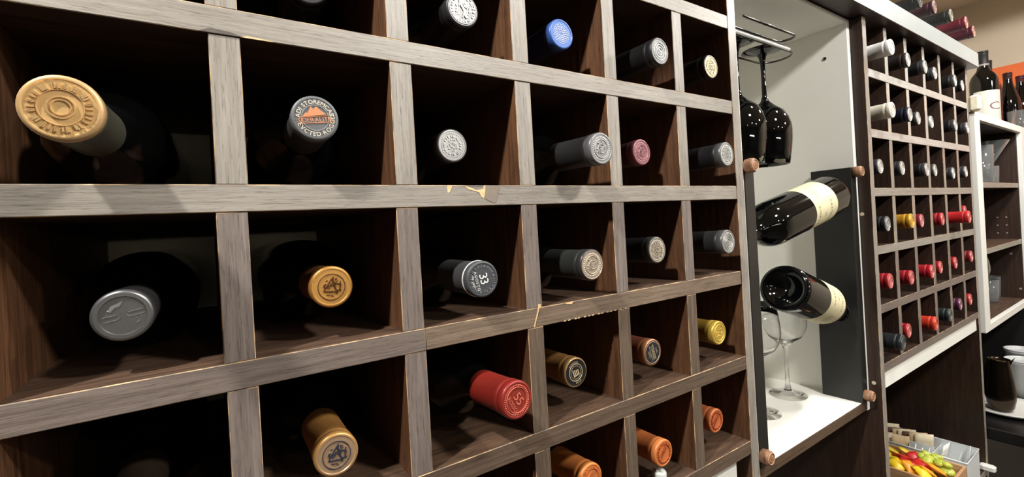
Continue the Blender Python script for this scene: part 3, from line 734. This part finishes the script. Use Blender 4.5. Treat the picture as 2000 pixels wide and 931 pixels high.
# ------------------------------------------------------------------ right wine rack
rack2 = empty('wine_rack', (1.52, 0, 0), 'smaller dark wine rack of six narrow columns on the right', 'wine rack')
V2 = [1.1805, 1.290, 1.4065, 1.5235, 1.6405, 1.7580, 1.8760]
SH = [1.9145, 1.7965, 1.6815, 1.5680, 1.4535, 1.3390]     # shelf centres
T2 = 0.0165
def board2(name, x0, x1, y0, y1, z0, z1, em, sm): return board(name, x0-1.52, x1-1.52, y0, y1, z0, z1, rack2, em, sm)
glare_x = wood('edge_band_glare_x', (164, 162, 156), (192, 190, 184), 0, 0.36); glare_z = wood('edge_band_glare_z', (164, 162, 156), (192, 190, 184), 2, 0.36)  # paler copy of the edge band, with the upper rows' glare painted in
for i, z in enumerate(SH): board2('shelf', V2[0]+T/2, V2[6]-T/2, 0, DEPTH, z-T2/2, z+T2/2, glare_x if i < 2 else edge_x if i < 4 else mid_x, dark_z)
for c in range(1, 6):
    for i in range(6):
        zt = SH[i-1]-T2/2 if i else TOPZ-0.002
        board2('divider', V2[c]-T2/2, V2[c]+T2/2, 0.0005, DEPTH, SH[i]+T2/2, zt-0.0003, glare_z if i < 2 else edge_z if i < 4 else mid_z, dark_z)
board2('side_panel', V2[0]-T/2, V2[0]+T/2-0.0003, -0.0004, DEPTH, 0.02, TOPZ-0.002, edge_z, dark_z)
board2('side_panel', V2[6]-T/2+0.0003, V2[6]+T/2, -0.0004, DEPTH, 0.02, TOPZ-0.002, edge_z, dark_z)
MB().box(V2[0]-T/2-1.52, V2[6]+T/2-1.52, DEPTH, DEPTH+0.008, 0.02, TOPZ-0.002).obj('back_panel', dark_z, rack2)
MB().bbox(V2[0]+T/2-1.52+0.001, V2[6]-T/2-1.52-0.008, 0.003, 0.02, 1.297, SH[5]-T2/2-0.0004, 0.0008).obj('white_rail', white, rack2)
board2('shelf', V2[0]+T/2, V2[6]-T/2, 0.0, DEPTH, 0.897, 0.915, edge_x, dark_z)
# pale cover caps of the cabinet screws on the left side panel
for y, z in ((0.012, 1.312), (0.016, 1.640)):
    ml = MB().lathe([(0.0004,0.0008),(0.0030,0.0008),(0.0036,0.0)], 14, cap0=True)
    m = MB(); m.add([(V2[0]-T/2-1.52-v[2]-0.0001, y+v[0], z+v[1]) for v in ml.v], ml.f)
    m.obj('screw_cover', pm('cover_cap', (196,184,160), 0.5), rack2)

G2 = 'bottles in the right rack'
ROWN2 = ['top row', 'second row', 'third row', 'fourth row', 'fifth row', 'lowest row']
C2N = ['first column', 'second column', 'third column', 'fourth column', 'fifth column', 'last column']
DK = (30,30,31); SV = (200,200,196); RED = (170,36,44); PK = (206,110,108)
def s2(desc, side, top, sleeve, embcol, metal=0.3, rough=0.35): return (desc, side, top, sleeve, embcol, metal, rough)
BS = s2('black capsule and silver top', (80,80,80), SV, DK, (226,226,222), 0.4)
RD = s2('red capsule', RED, PK, (160,30,40), (226,150,146), 0.2)
R2 = [[(1.232,-0.026,1.961),(1.351,-0.018,1.957),(1.468,-0.016,1.960),(1.579,-0.006,1.964),(1.704,-0.014,1.960),(1.817,-0.004,1.964)],
      [(1.233,-0.022,1.840),(1.344,-0.018,1.842),(1.466,0.000,1.848),(1.584,0.006,1.850),(1.697,-0.012,1.847),(1.813,-0.010,1.849)],
      [(1.233,0.002,1.733),(1.348,0.000,1.732),(1.466,-0.010,1.730),(1.583,0.004,1.733),(1.702,-0.002,1.727),(1.816,-0.002,1.733)],
      [(1.235,-0.004,1.618),(1.345,-0.012,1.619),(1.468,0.004,1.615),(1.585,-0.004,1.614),(1.696,-0.028,1.614),(1.820,0.004,1.627)],
      [(1.234,-0.004,1.504),(1.346,-0.006,1.499),(1.465,-0.010,1.500),(1.585,0.004,1.497),(1.698,0.002,1.498),(1.815,-0.004,1.505)],
      [(1.236,-0.018,1.384),(1.349,0.004,1.384),(1.463,-0.012,1.383),(1.579,-0.010,1.384),(1.702,-0.002,1.392),(1.813,0.002,1.389)]]
S2 = [[s2('white capsule', (226,224,222), (236,234,230), (222,220,218), (220,218,214), 0, .5), s2('brown-black capsule and pale top', (52,44,42), SV, (40,34,33), (226,224,220)), BS, BS, BS, s2('black capsule and white top', DK, (214,212,206), DK, (230,228,224))],
      [s2('cream capsule', (222,216,202), (232,226,212), (214,208,190), (214,208,196), 0, .5), s2('navy-black capsule and silver top', (34,36,52), SV, (24,26,42), (228,228,228), .4), BS, s2('pale silver top', (150,150,148), (212,212,208), (70,70,70), (230,230,226), .4), BS, BS],
      [BS]*6,
      [s2('black satin capsule', (48,49,50), (150,150,148), (34,35,36), (190,190,188)), s2('golden yellow capsule', (206,156,52), (220,172,70), (196,144,40), (236,196,110), .4), s2('dark red capsule and pink top', (150,44,56), (196,130,126), (130,34,46), (226,170,166), .2), RD, s2('long scarlet capsule', (196,42,44), (212,96,92), (186,36,38), (226,140,134), .15), RD],
      [RD, RD, s2('crimson capsule', (186,32,44), PK, (176,28,40), (226,150,146), .2), RD, RD, s2('wine red capsule', (140,36,44), (206,120,116), (110,28,36), (230,160,154), .2)],
      [s2('black ribbed capsule', (40,44,46), (70,76,76), (34,38,40), (90,96,96)), RD, s2('orange-red capsule', (212,64,42), (214,84,60), (204,54,34), (232,120,96), .15), s2('green-black capsule', (48,58,54), (84,96,90), (38,46,44), (120,130,124)), s2('plum capsule', (92,44,70), (150,110,126), (74,34,56), (180,140,150)), RD]]
for i in range(6):
    for c in range(6):
        d, side, top, sleeve, ec, metal, rough = S2[i][c]
        bottle(R2[i][c], SH[i]+T2/2, (V2[c]+V2[c+1])/2, 'wine bottle with %s, %s of right rack, %s' % (d, ROWN2[i], C2N[c]), side, top, sleeve, rough=rough, metal=metal, emb='simple', embcol=ec, group=G2)

# bottles lying on the top board, with a low grey lip in front
TB = TOPZ+0.040
e = empty('grey_lip', (1.5, 0.03, TB), 'low grey strip on the top board under the bottle necks', 'strip')
gs = pm('grey_strip', (128,130,130), 0.5, noise=.06, nscale=30)
MB().bbox(-0.42, 0.432, -0.006, 0.006, 0.0002, 0.0200, 0.001).obj('strip', gs, e)
for x0_, x1_ in ((1.08,1.422),(1.460,1.497),(1.536,1.600),(1.639,1.699),(1.738,1.802),(1.841,1.932)): MB().bbox(x0_-1.5, x1_-1.5, -0.006, 0.006, 0.0202, 0.0500, 0.001).obj('upright_tab', gs, e)
TOPB = [((1.441,-0.020,2.1000),'black capsule, first from the left',(38,36,34),(90,86,80),(30,28,27)), ((1.516,-0.026,2.1000),'dark maroon capsule, second from the left',(58,26,34),(150,124,116),(52,24,30)),
        ((1.619,-0.031,2.1000),'olive-black capsule, third from the left',(44,42,36),(150,146,130),(26,26,24)), ((1.718,-0.037,2.1000),'burgundy capsule, fourth from the left',(96,24,38),(196,140,130),(88,20,34)), ((1.821,-0.030,2.1000),'deep burgundy capsule, last on the right',(76,20,32),(190,144,130),(68,16,28))]
for P, d, side, top, sleeve in TOPB:
    bottle(P, TB, P[0], 'bottle lying on the top board with '+d, side, top, sleeve, metal=0.15, rough=0.4, emb='simple', embcol=top, group='bottles on the top board')

# ------------------------------------------------------------------ white framed cabinet to the right
CX0, CX1, CZ0, CZ1 = 1.902, 3.085, 1.283, 1.903
wc = empty('wall_cabinet', (2.2, 0, 0), 'open cabinet with white front frame and dark inside, right of the racks', 'cabinet')
def cp(name, b, mat, bev=0.001): return MB().bbox(b[0]-2.2, b[1]-2.2, *b[2:], bev).obj(name, mat, wc)
inner = dark_z
cp('side_panel', (CX0, CX0+0.018, 0.004, 0.33, CZ0, CZ1-0.018), inner)
cp('side_panel', (2.486, 2.504, 0.004, 0.33, CZ0, CZ1-0.018), inner)
cp('top_panel', (CX0, CX1, 0.004, 0.33, CZ1-0.018, CZ1), inner)
cp('bottom_panel', (CX0, CX1, 0.004, 0.33, CZ0, CZ0+0.018), wal_x)
cp('back_panel', (CX0, CX1, 0.33, 0.338, CZ0, CZ1), inner)
for a in ((CX0-0.002, 1.950, CZ0, CZ1),(2.488, 2.552, CZ0, CZ1)): cp('frame_stile', (a[0], a[1], -0.008, 0.004, a[2], a[3]), whiteedge)
cp('frame_rail', (1.950, 2.488, -0.008, 0.004, CZ1-0.022, CZ1), whiteedge); cp('frame_rail', (1.950, 2.488, -0.008, 0.004, CZ0, CZ0+0.020), whiteedge)
cp('frame_rail', (2.552, 3.085, -0.008, 0.004, CZ1-0.022, CZ1), whiteedge); cp('frame_rail', (2.552, 3.085, -0.008, 0.004, CZ0, CZ0+0.020), whiteedge)
cp('frame_rail', (1.950, 2.488, 0.004, 0.33, CZ1-0.001, CZ1+0.0005), whiteedge)
for z in (1.698, 1.502): board('shelf', CX0+0.018-2.2, 2.486-2.2, 0.004, 0.33, z-0.008, z+0.008, wc, edge_x, wal_x)
m = MB()
for y in (0.037, 0.059):
    for z in (1.588, 1.560, 1.532): m.box(2.4845-2.2, 2.4862-2.2, y-0.002, y+0.002, z-0.0022, z+0.0022)
for y, z in ((0.03, 1.458), (0.012, 1.335)): m.box(2.4845-2.2, 2.4862-2.2, y-0.003, y+0.003, z-0.003, z+0.003)
m.obj('peg_hole', pm('peg', (150,140,126), 0.5), wc)
tag(MB().bbox(1.884, 1.906, -0.022, 0.0, 1.900, 1.945, 0.005).obj('napkin_wad', pm('cream_paper', (222,214,190), 0.8, noise=.1, nscale=120, bump=.4)), 'crumpled cream paper wad at the cabinet corner', 'paper')

# standing bottles on the cabinet
def standing(loc, label, body, cap=(24,22,22), lab=None, grp='bottles standing on the white framed cabinet', s=1.0):
    e = empty('wine_bottle', loc, label, 'bottle', grp)
    e.scale = (s, s, s)
    put('glass_body', body, e); sl, lip, tp = cap_meshes(cap, cap, cap, 0.4, 0.1, 'lip')
    c = put('capsule', sl, e); put('cap_rim', lip, c); put('cap_top', tp, c)
    if lab:
        r = 0.0377; v = []; n = 30
        for k in range(n+1):
            a = R(-215)+R(215)*k/n; v += [(r*math.cos(a), r*math.sin(a), 0.022), (r*math.cos(a), r*math.sin(a), 0.150)]
        m = MB(); m.add(v, [(2*k,2*k+2,2*k+3,2*k+1) for k in range(n)], 0, True); lb = m.obj('label', pm('white_label', (216,216,206), 0.55), e)
        m = MB(); r2 = r+0.0002
        for k in range(40):
            t = R(50)+R(262)*k/40; t2 = R(50)+R(262)*(k+1)/40; q = []
            for tt, d in ((t,1.0),(t2,1.0),(t2,0.78),(t,0.78)):
                a = R(-122)+0.020*d*math.cos(tt)/r2; q.append((r2*math.cos(a), r2*math.sin(a), 0.095+0.013*d*math.sin(tt)))
            m.add(q, [(0,1,2,3),(3,2,1,0)])
        m.obj('label_emblem', pm('maroon_print', (128,72,84), 0.5), lb)
        m = MB(); m.lathe([(0.0158,BL-0.052),(0.0158,BL-0.046)], 32); m.obj('neck_ring', pm('grey_ring', (150,140,134), 0.5), e)
    return e
standing((2.625, 0.099, CZ1+0.0007), 'bottle with white label and maroon arc standing on the cabinet', BODY, lab=True, s=1.08)
standing((2.800, 0.120, CZ1+0.0007), 'dark bottle standing behind the white labelled one', BODY, s=1.07)
standing((2.915, 0.081, CZ1+0.0007), 'dark sloping shouldered bottle standing right on the cabinet', BODYB, cap=(52,26,22), s=0.92)
standing((3.010, 0.060, CZ1+0.0007), 'dark red capped bottle at the right end of the cabinet', BODYB, cap=(72,20,26), s=0.90)
cut = pm('cut_glass', (240,244,244), 0.05, trans=0.9)
def tumbler(loc, label, h=0.09, r=0.030, grp='tumblers in the white framed cabinet', tilt=None):
    e = empty('glass_tumbler', loc, label, 'glass', grp)
    if tilt: e.rotation_euler = tilt
    MB().lathe([(0.0005,0.0),(r*0.86,0.0),(r*0.9,0.002),(r,h),(r-0.002,h),(r*0.9-0.0022,0.007),(0.0005,0.007)], 30, cap0=True, cap1=True).obj('tumbler_wall', cut, e)
    return e
tumbler((2.66, 0.022, CZ1+0.0007), 'clear tumbler on top of the cabinet in front of dark bottles', 0.075, 0.028)
ZS1 = 1.706+0.0004
tumbler((2.24, 0.045, ZS1), 'tall clear glass on the upper cabinet shelf', 0.125, 0.028)
tumbler((2.345, 0.050, ZS1), 'clear glass vase base on the upper cabinet shelf', 0.06, 0.026)
e = empty('wide_glass', (2.42, 0.060, ZS1), 'flared clear cocktail glass on the upper cabinet shelf', 'glass')
MB().lathe([(0.0005,0),(0.030,0.0),(0.030,0.002),(0.004,0.008),(0.0035,0.06),(0.006,0.065),(0.052,0.150),(0.050,0.150),(0.005,0.070),(0.0005,0.069)], 32, cap0=True, cap1=True).obj('glass_wall', cut, e)
ZS2 = CZ0+0.018+0.0004
wine_glass((2.24, 0.075, ZS2), 'clear wine glass on the cabinet floor behind the white stile', clear, False, 0.17, 0.036, 0.030, 0.032, 0.085, None)
tumbler((2.355, 0.070, ZS2), 'short clear tumbler on the cabinet floor', 0.078, 0.030)
tumbler((2.455, 0.080, ZS2), 'short clear tumbler on the cabinet floor, farther right', 0.078, 0.027)

# orange poster on the right wall
e = empty('wall_poster', (3.0995, -0.2, 2.0), 'orange poster on the beige right wall', 'poster')
m = MB().bbox(-0.004, 0.0, -0.50, 0.37, -0.28, 0.242, 0.001); m.obj('poster_sheet', pm('orange_print', (226,108,52), 0.5, noise=.12, nscale=4), e)

# ------------------------------------------------------------------ coffee corner under the cabinet
e = empty('side_shelf', (2.3, 0.1, 1.0), 'black shelf slab under the white framed cabinet', 'shelf')
MB().bbox(-0.405, 0.78, -0.19, 0.23, -0.012, 0.022, 0.003).obj('slab', pm('black_slab', (16,15,16), 0.3), e)
MB().bbox(-0.405, 0.78, 0.0, 0.23, -0.98, -0.0125, 0.002).obj('plinth', pm('black_plinth', (5,5,5), 0.6), e)
MB().bbox(-0.405, 0.78, 0.225, 0.235, 0.0225, 0.28, 0.002).obj('back_panel', MATS['black_plinth'], e)
MB().bbox(0.19, 0.21, -0.10, 0.2245, 0.0225, 0.28, 0.002).obj('end_panel', MATS['black_plinth'], e)
ZSL = 1.0222
e = empty('saucer', (2.082, -0.008, ZSL), 'white saucer on the black shelf under the metal pot', 'saucer')
MB().lathe([(0.0005,0.0),(0.05,0.0),(0.085,0.006),(0.094,0.0125),(0.093,0.0145),(0.082,0.0085),(0.05,0.003),(0.0005,0.003)], 44, cap0=True, cap1=True).obj('dish', pm('white_china', (222,220,214), 0.2), e)
e = empty('milk_pot', (2.060, 0.000, ZSL+0.0050), 'rounded dark bronze metal pot on a white saucer', 'pot'); e.scale = (0.74, 0.74, 1.18)
potm = pm('bronze_metal', (62, 52, 43), 0.2, 0.9)
MB().lathe([(0.0005,0.0),(0.030,0.0),(0.038,0.008),(0.0445,0.030),(0.0450,0.048),(0.0400,0.080),(0.0330,0.110),(0.0315,0.122),(0.0335,0.128),(0.0320,0.128),(0.0300,0.121),(0.0310,0.108),(0.0380,0.078),(0.0425,0.046),(0.036,0.010),(0.0005,0.006)], 44, cap0=True, cap1=True).obj('pot_body', potm, e)
m = MB().tube([(0.030,0.012,0.112),(0.052,0.022,0.118),(0.066,0.028,0.098),(0.066,0.028,0.062),(0.054,0.022,0.036),(0.040,0.014,0.030)], 0.0042, 10); m.obj('handle', potm, e)
m = MB(); m.add([(-0.012,-0.029,0.124),(0.012,-0.029,0.124),(0.0,-0.046,0.137),(0.0,-0.0285,0.110)], [(0,1,2),(0,2,3),(1,3,2),(2,1,0)]); m.obj('spout', potm, e)
MB().lathe([(0.0005,0.119),(0.029,0.119)], 30, cap0=True).obj('contents', pm('cream_foam', (196,176,136), 0.6), e)
cupm = pm('frosted_plastic', (226, 228, 228), 0.35, trans=0.25)
e = empty('spoon', (2.045, 0.10, 1.0222), 'steel ladle handle behind the pot', 'spoon')
MB().tube([(0,0,0.002),(0.01,0,0.10),(0.02,-0.01,0.17)], [0.006,0.006,0.009], 12).obj('handle', chrome, e)
for (x, y, z), lab in (((2.214, -0.025, ZSL), 'white frosted plastic cup stack beside the metal pot'), ((2.36, 0.0, ZSL), 'white frosted plastic cup farther right on the black shelf')):
    e = empty('plastic_cup', (x, y, z), lab, 'cup', 'frosted plastic cups')
    MB().lathe([(0.0005,0.0),(0.026,0.0),(0.036,0.116),(0.039,0.118),(0.039,0.122),(0.036,0.122),(0.0345,0.117),(0.0248,0.003),(0.0005,0.003)], 36, cap0=True, cap1=True).obj('cup_wall', cupm, e)
    MB().lathe([(0.0375,0.1225),(0.0405,0.124),(0.0405,0.128),(0.0375,0.128),(0.0360,0.1225)], 36).obj('cup_rim', cupm, e)

# ------------------------------------------------------------------ tea and sugar compartment under the right rack
FZ = 0.915
e = empty('sachet_bin', (1.715, 0.085, FZ+0.0004), 'translucent plastic bin of sachets under the right rack', 'bin')
bm = pm('translucent_plastic', (236, 240, 240), 0.5, trans=0.3)
def panel(m, b): m.bbox(*b, 0.0008)
hw, y0, y1, hh = 0.054, -0.092, 0.135, 0.086
for nm, b in (('bin_floor', (-hw, hw, y0, y1, 0.0, 0.002)), ('bin_wall', (hw-0.002, hw, y0, y1, 0.002, hh)), ('bin_wall', (-hw, -hw+0.002, y0, y1, 0.002, hh-0.004)), ('bin_wall', (-hw+0.002, hw-0.002, y0, y0+0.002, 0.002, hh)), ('bin_wall', (-hw+0.002, hw-0.002, y1-0.002, y1, 0.002, hh)), ('bin_divider', (-hw+0.002, hw-0.002, -0.020, -0.018, 0.002, hh-0.01)), ('bin_divider', (-0.004, -0.002, -0.018, y1-0.002, 0.002, hh-0.004))):
    MB().bbox(*b, 0.0007).obj(nm, bm, e)
MB().tube([(hw,y0,hh),(hw,y1,hh),(-hw,y1,hh-0.003),(-hw,y0,hh-0.003)], 0.0022, 8, closed=True).obj('bin_rim', bm, e)
m = MB()
for k in range(7): m.box(hw-0.0026, hw-0.0021, 0.020+k*0.0066, 0.020+k*0.0066+(0.0020 if k % 2 else 0.0036), 0.048, 0.078)
m.obj('barcode', pm('bar_print', (40,40,42), 0.6), e)
# paper sachets standing in the bin
pap = [pm('kraft_paper', (206,180,142), 0.8, noise=.06, nscale=120), pm('pale_paper', (224,210,180), 0.8, noise=.05, nscale=120), pm('brown_paper', (96,62,48), 0.7, noise=.08, nscale=100), pm('white_paper', (232,232,226), 0.8)]
def sachet(loc, rz, rx, wdt, hgt, mat, label, group, name='paper_sachet'):
    m = MB(); n = 5
    v = []
    for j in range(n+1):
        z = hgt*j/n; t = 0.0022*math.sin(math.pi*j/n)+0.0003
        for k in range(n+1):
            x = wdt*(k/n-0.5); tt = t*math.sin(math.pi*(0.08+0.84*k/n))
            v.append((x, -tt, z))
        for k in range(n+1):
            x = wdt*(k/n-0.5); tt = t*math.sin(math.pi*(0.08+0.84*k/n))
            v.append((x, tt, z))
    W = 2*(n+1); f = []
    for j in range(n):
        for k in range(n):
            a = j*W+k; f.append((a, a+1, a+1+W, a+W)); b = j*W+n+1+k; f.append((b+1, b, b+W, b+1+W))
        f.append((j*W+n, j*W+W-1, (j+1)*W+W-1, (j+1)*W+n)); f.append((j*W+n+1, j*W, (j+1)*W, (j+1)*W+n+1))
    f.append(tuple(range(n*W, n*W+n+1))+tuple(range(n*W+W-1, n*W+n, -1)))
    f.append(tuple(range(n, -1, -1))+tuple(range(n+1, W)))
    m.add(v, f, 0, True)
    o = m.obj(name, mat); o.location = loc; o.rotation_euler = (rx, 0, rz)
    return tag(o, label, 'sachet', group)
for k in range(9):
    y = 0.198-k*0.0125
    sachet((1.742+random.uniform(-.003,.003), y, FZ+0.004), R(-53+random.uniform(-8,8)), R(5), 0.042, 0.098+random.uniform(-.004,.006), pap[(0,2,1,2,0,1,2,0,1)[k]], ('tan','dark brown','pale cream','dark brown','tan','pale cream','dark brown','tan','pale cream')[k]+' paper sachet standing in the right row of the plastic bin', 'sachets in the right row of the bin')
for k in range(6):
    y = 0.197-k*0.0125
    sachet((1.690+random.uniform(-.001,.001), y, FZ+0.004), R(-53+random.uniform(-8,8)), R(5), 0.040, 0.094+random.uniform(-.004,.004), pap[(1,0,1,0,1,0)[k]], ('pale cream','tan')[k % 2]+' paper sachet standing in the left row of the plastic bin', 'sachets in the left row of the bin')
for k in range(5):
    sachet((1.688+random.uniform(-.010,.010), 0.124-k*0.011, FZ+0.004), R(random.uniform(-18,18)), R(random.uniform(6,14)), 0.011, 0.080+random.uniform(-.006,.004), pap[3], 'narrow white sugar stick in the plastic bin', 'white sugar sticks', 'sugar_stick')
sachet((1.688, 0.076, FZ+0.040), R(-14), R(40), 0.034, 0.058, pap[1], 'pale printed sachet lying slanted in the plastic bin', None)
sachet((1.714, 0.032, FZ+0.006), R(6), R(12), 0.046, 0.078, bm, 'clear plastic pouch leaning at the front of the bin', None)
sachet((1.738, 0.062, FZ+0.006), R(-6), R(10), 0.040, 0.086, pap[3], 'white paper pouch leaning against the right bin wall', None)
sachet((1.748, 0.014, FZ+0.006), R(8), R(6), 0.016, 0.090, pap[3], 'narrow white paper pouch at the front right of the bin', None)
# wooden tray with packets and sweets
e = empty('wooden_tray', (1.578, 0.085, FZ+0.0004), 'light wooden tray of sweets under the right rack', 'tray')
tw = wood('tray_wood', (186,136,94), (220,176,132), 1, 0.5, 0.4)
hw = 0.075
for nm, b in (('tray_floor', (-hw, hw, -0.092, 0.14, 0.0, 0.005)), ('tray_side', (-hw, -hw+0.006, -0.092, 0.14, 0.005, 0.085)), ('tray_side', (hw-0.006, hw, -0.092, 0.14, 0.005, 0.080)), ('tray_end', (-hw+0.006, hw-0.006, -0.092, -0.086, 0.005, 0.080)), ('tray_end', (-hw+0.006, hw-0.006, 0.134, 0.14, 0.005, 0.080))):
    MB().bbox(*b, 0.0008).obj(nm, tw, e)
yel = pm('yellow_wrap', (236,202,40), 0.35, noise=.06, nscale=90); oran = pm('orange_wrap', (240,160,36), 0.35, noise=.06, nscale=90)
redw = pm('red_wrap', (196,44,40), 0.35, noise=.12, nscale=90); lime = pm('lime_wrap', (206,212,96), 0.35, noise=.06, nscale=90)
def packet(loc, rot, wdt, dpt, mat, label, group):
    m = MB(); n = 6; v = []
    for j in range(n+1):
        for k in range(n+1):
            x = wdt*(k/n-.5); y = dpt*(j/n-.5); t = 0.006*(math.sin(math.pi*k/n)*math.sin(math.pi*j/n))**0.6+0.0004
            v += [(x, y, t), (x, y, -t)]
    f = []
    for j in range(n):
        for k in range(n):
            a = 2*(j*(n+1)+k); b = a+2; c = 2*((j+1)*(n+1)+k); d = c+2
            f += [(a, b, d, c), (a+1, c+1, d+1, b+1)]
    for k in range(n):
        a = 2*k; f.append((a, a+1, a+3, a+2)); a = 2*(n*(n+1)+k); f.append((a, a+2, a+3, a+1))
        a = 2*k*(n+1); b = a+2*(n+1); f.append((a, b, b+1, a+1)); a += 2*n; b += 2*n; f.append((a, a+1, b+1, b))
    m.add(v, f, 0, True); o = m.obj('sweet_packet', mat); o.location = loc; o.rotation_euler = rot
    return tag(o, label, 'packet', group)
for k in range(20):
    packet((1.542+random.uniform(0,.066), 0.185-0.0055*k+random.uniform(-.006,.006), FZ+0.050+0.014*(k % 3)), (R(random.uniform(20,60)), R(random.uniform(-30,30)), R(random.uniform(-40,40))), 0.027, 0.040, (yel, yel, lime, yel)[k % 4], ('bright yellow','bright yellow','pale lime','bright yellow')[k % 4]+' wrapped packet heaped at the back of the wooden tray', 'yellow packets in the tray')
for k, (x, y) in enumerate(((1.560,0.085),(1.545,0.055),(1.590,0.100),(1.600,0.075),(1.575,0.060))):
    packet((x, y, FZ+0.082), (R(random.uniform(10,40)), R(random.uniform(-30,30)), R(random.uniform(-60,60))), 0.028, 0.040, redw, 'red wrapped packet in the middle of the wooden tray', 'red packets in the tray')
for k, (x, y) in enumerate(((1.548,0.040),(1.575,0.030),(1.600,0.050))):
    packet((x, y, FZ+0.084), (R(random.uniform(20,50)), R(random.uniform(-20,20)), R(random.uniform(-60,60))), 0.022, 0.040, oran, 'orange wrapped packet near the front of the wooden tray', 'orange packets in the tray')
for k, (x, y) in enumerate(((1.528,0.125),(1.552,0.135),(1.580,0.130),(1.606,0.128),(1.526,0.095),(1.535,0.070),(1.618,0.100),(1.530,0.045))):
    packet((x, y, FZ+0.086), (R(random.uniform(15,35)), R(random.uniform(-15,15)), R(random.uniform(-50,50))), 0.026, 0.038, (yel, oran)[k == 5], ('bright yellow', 'amber')[k == 5]+' wrapped packet on top of the heap in the wooden tray', 'packets on top of the tray heap')
cand = pm('green_candy', (198,208,84), 0.25, trans=0.15)
cm = MB().lathe([(0.0004,-0.007)]+[(0.0115*math.cos(R(t)), 0.007*math.sin(R(t))) for t in range(-75, 90, 15)], 18, cap0=True, cap1=True).mesh('candy', cand)
for k in range(26):
    o = put('wrapped_candy', cm); x = 1.592+random.uniform(0,.040); y = 0.012+random.uniform(0,.072)
    o.location = (x, y, FZ+0.062+0.015*(k % 3)); o.rotation_euler = (random.uniform(-.6,.6), random.uniform(-.6,.6), 0)
    tag(o, 'round lime green wrapped candy in the wooden tray', 'candy', 'lime candies in the tray')
# white corner block on the compartment floor
tag(MB().bbox(1.846, 1.8665, -0.020, 0.012, FZ+0.0004, FZ+0.016, 0.003).obj('white_block', whiteedge), 'small white plastic block at the corner of the lower shelf', 'block')
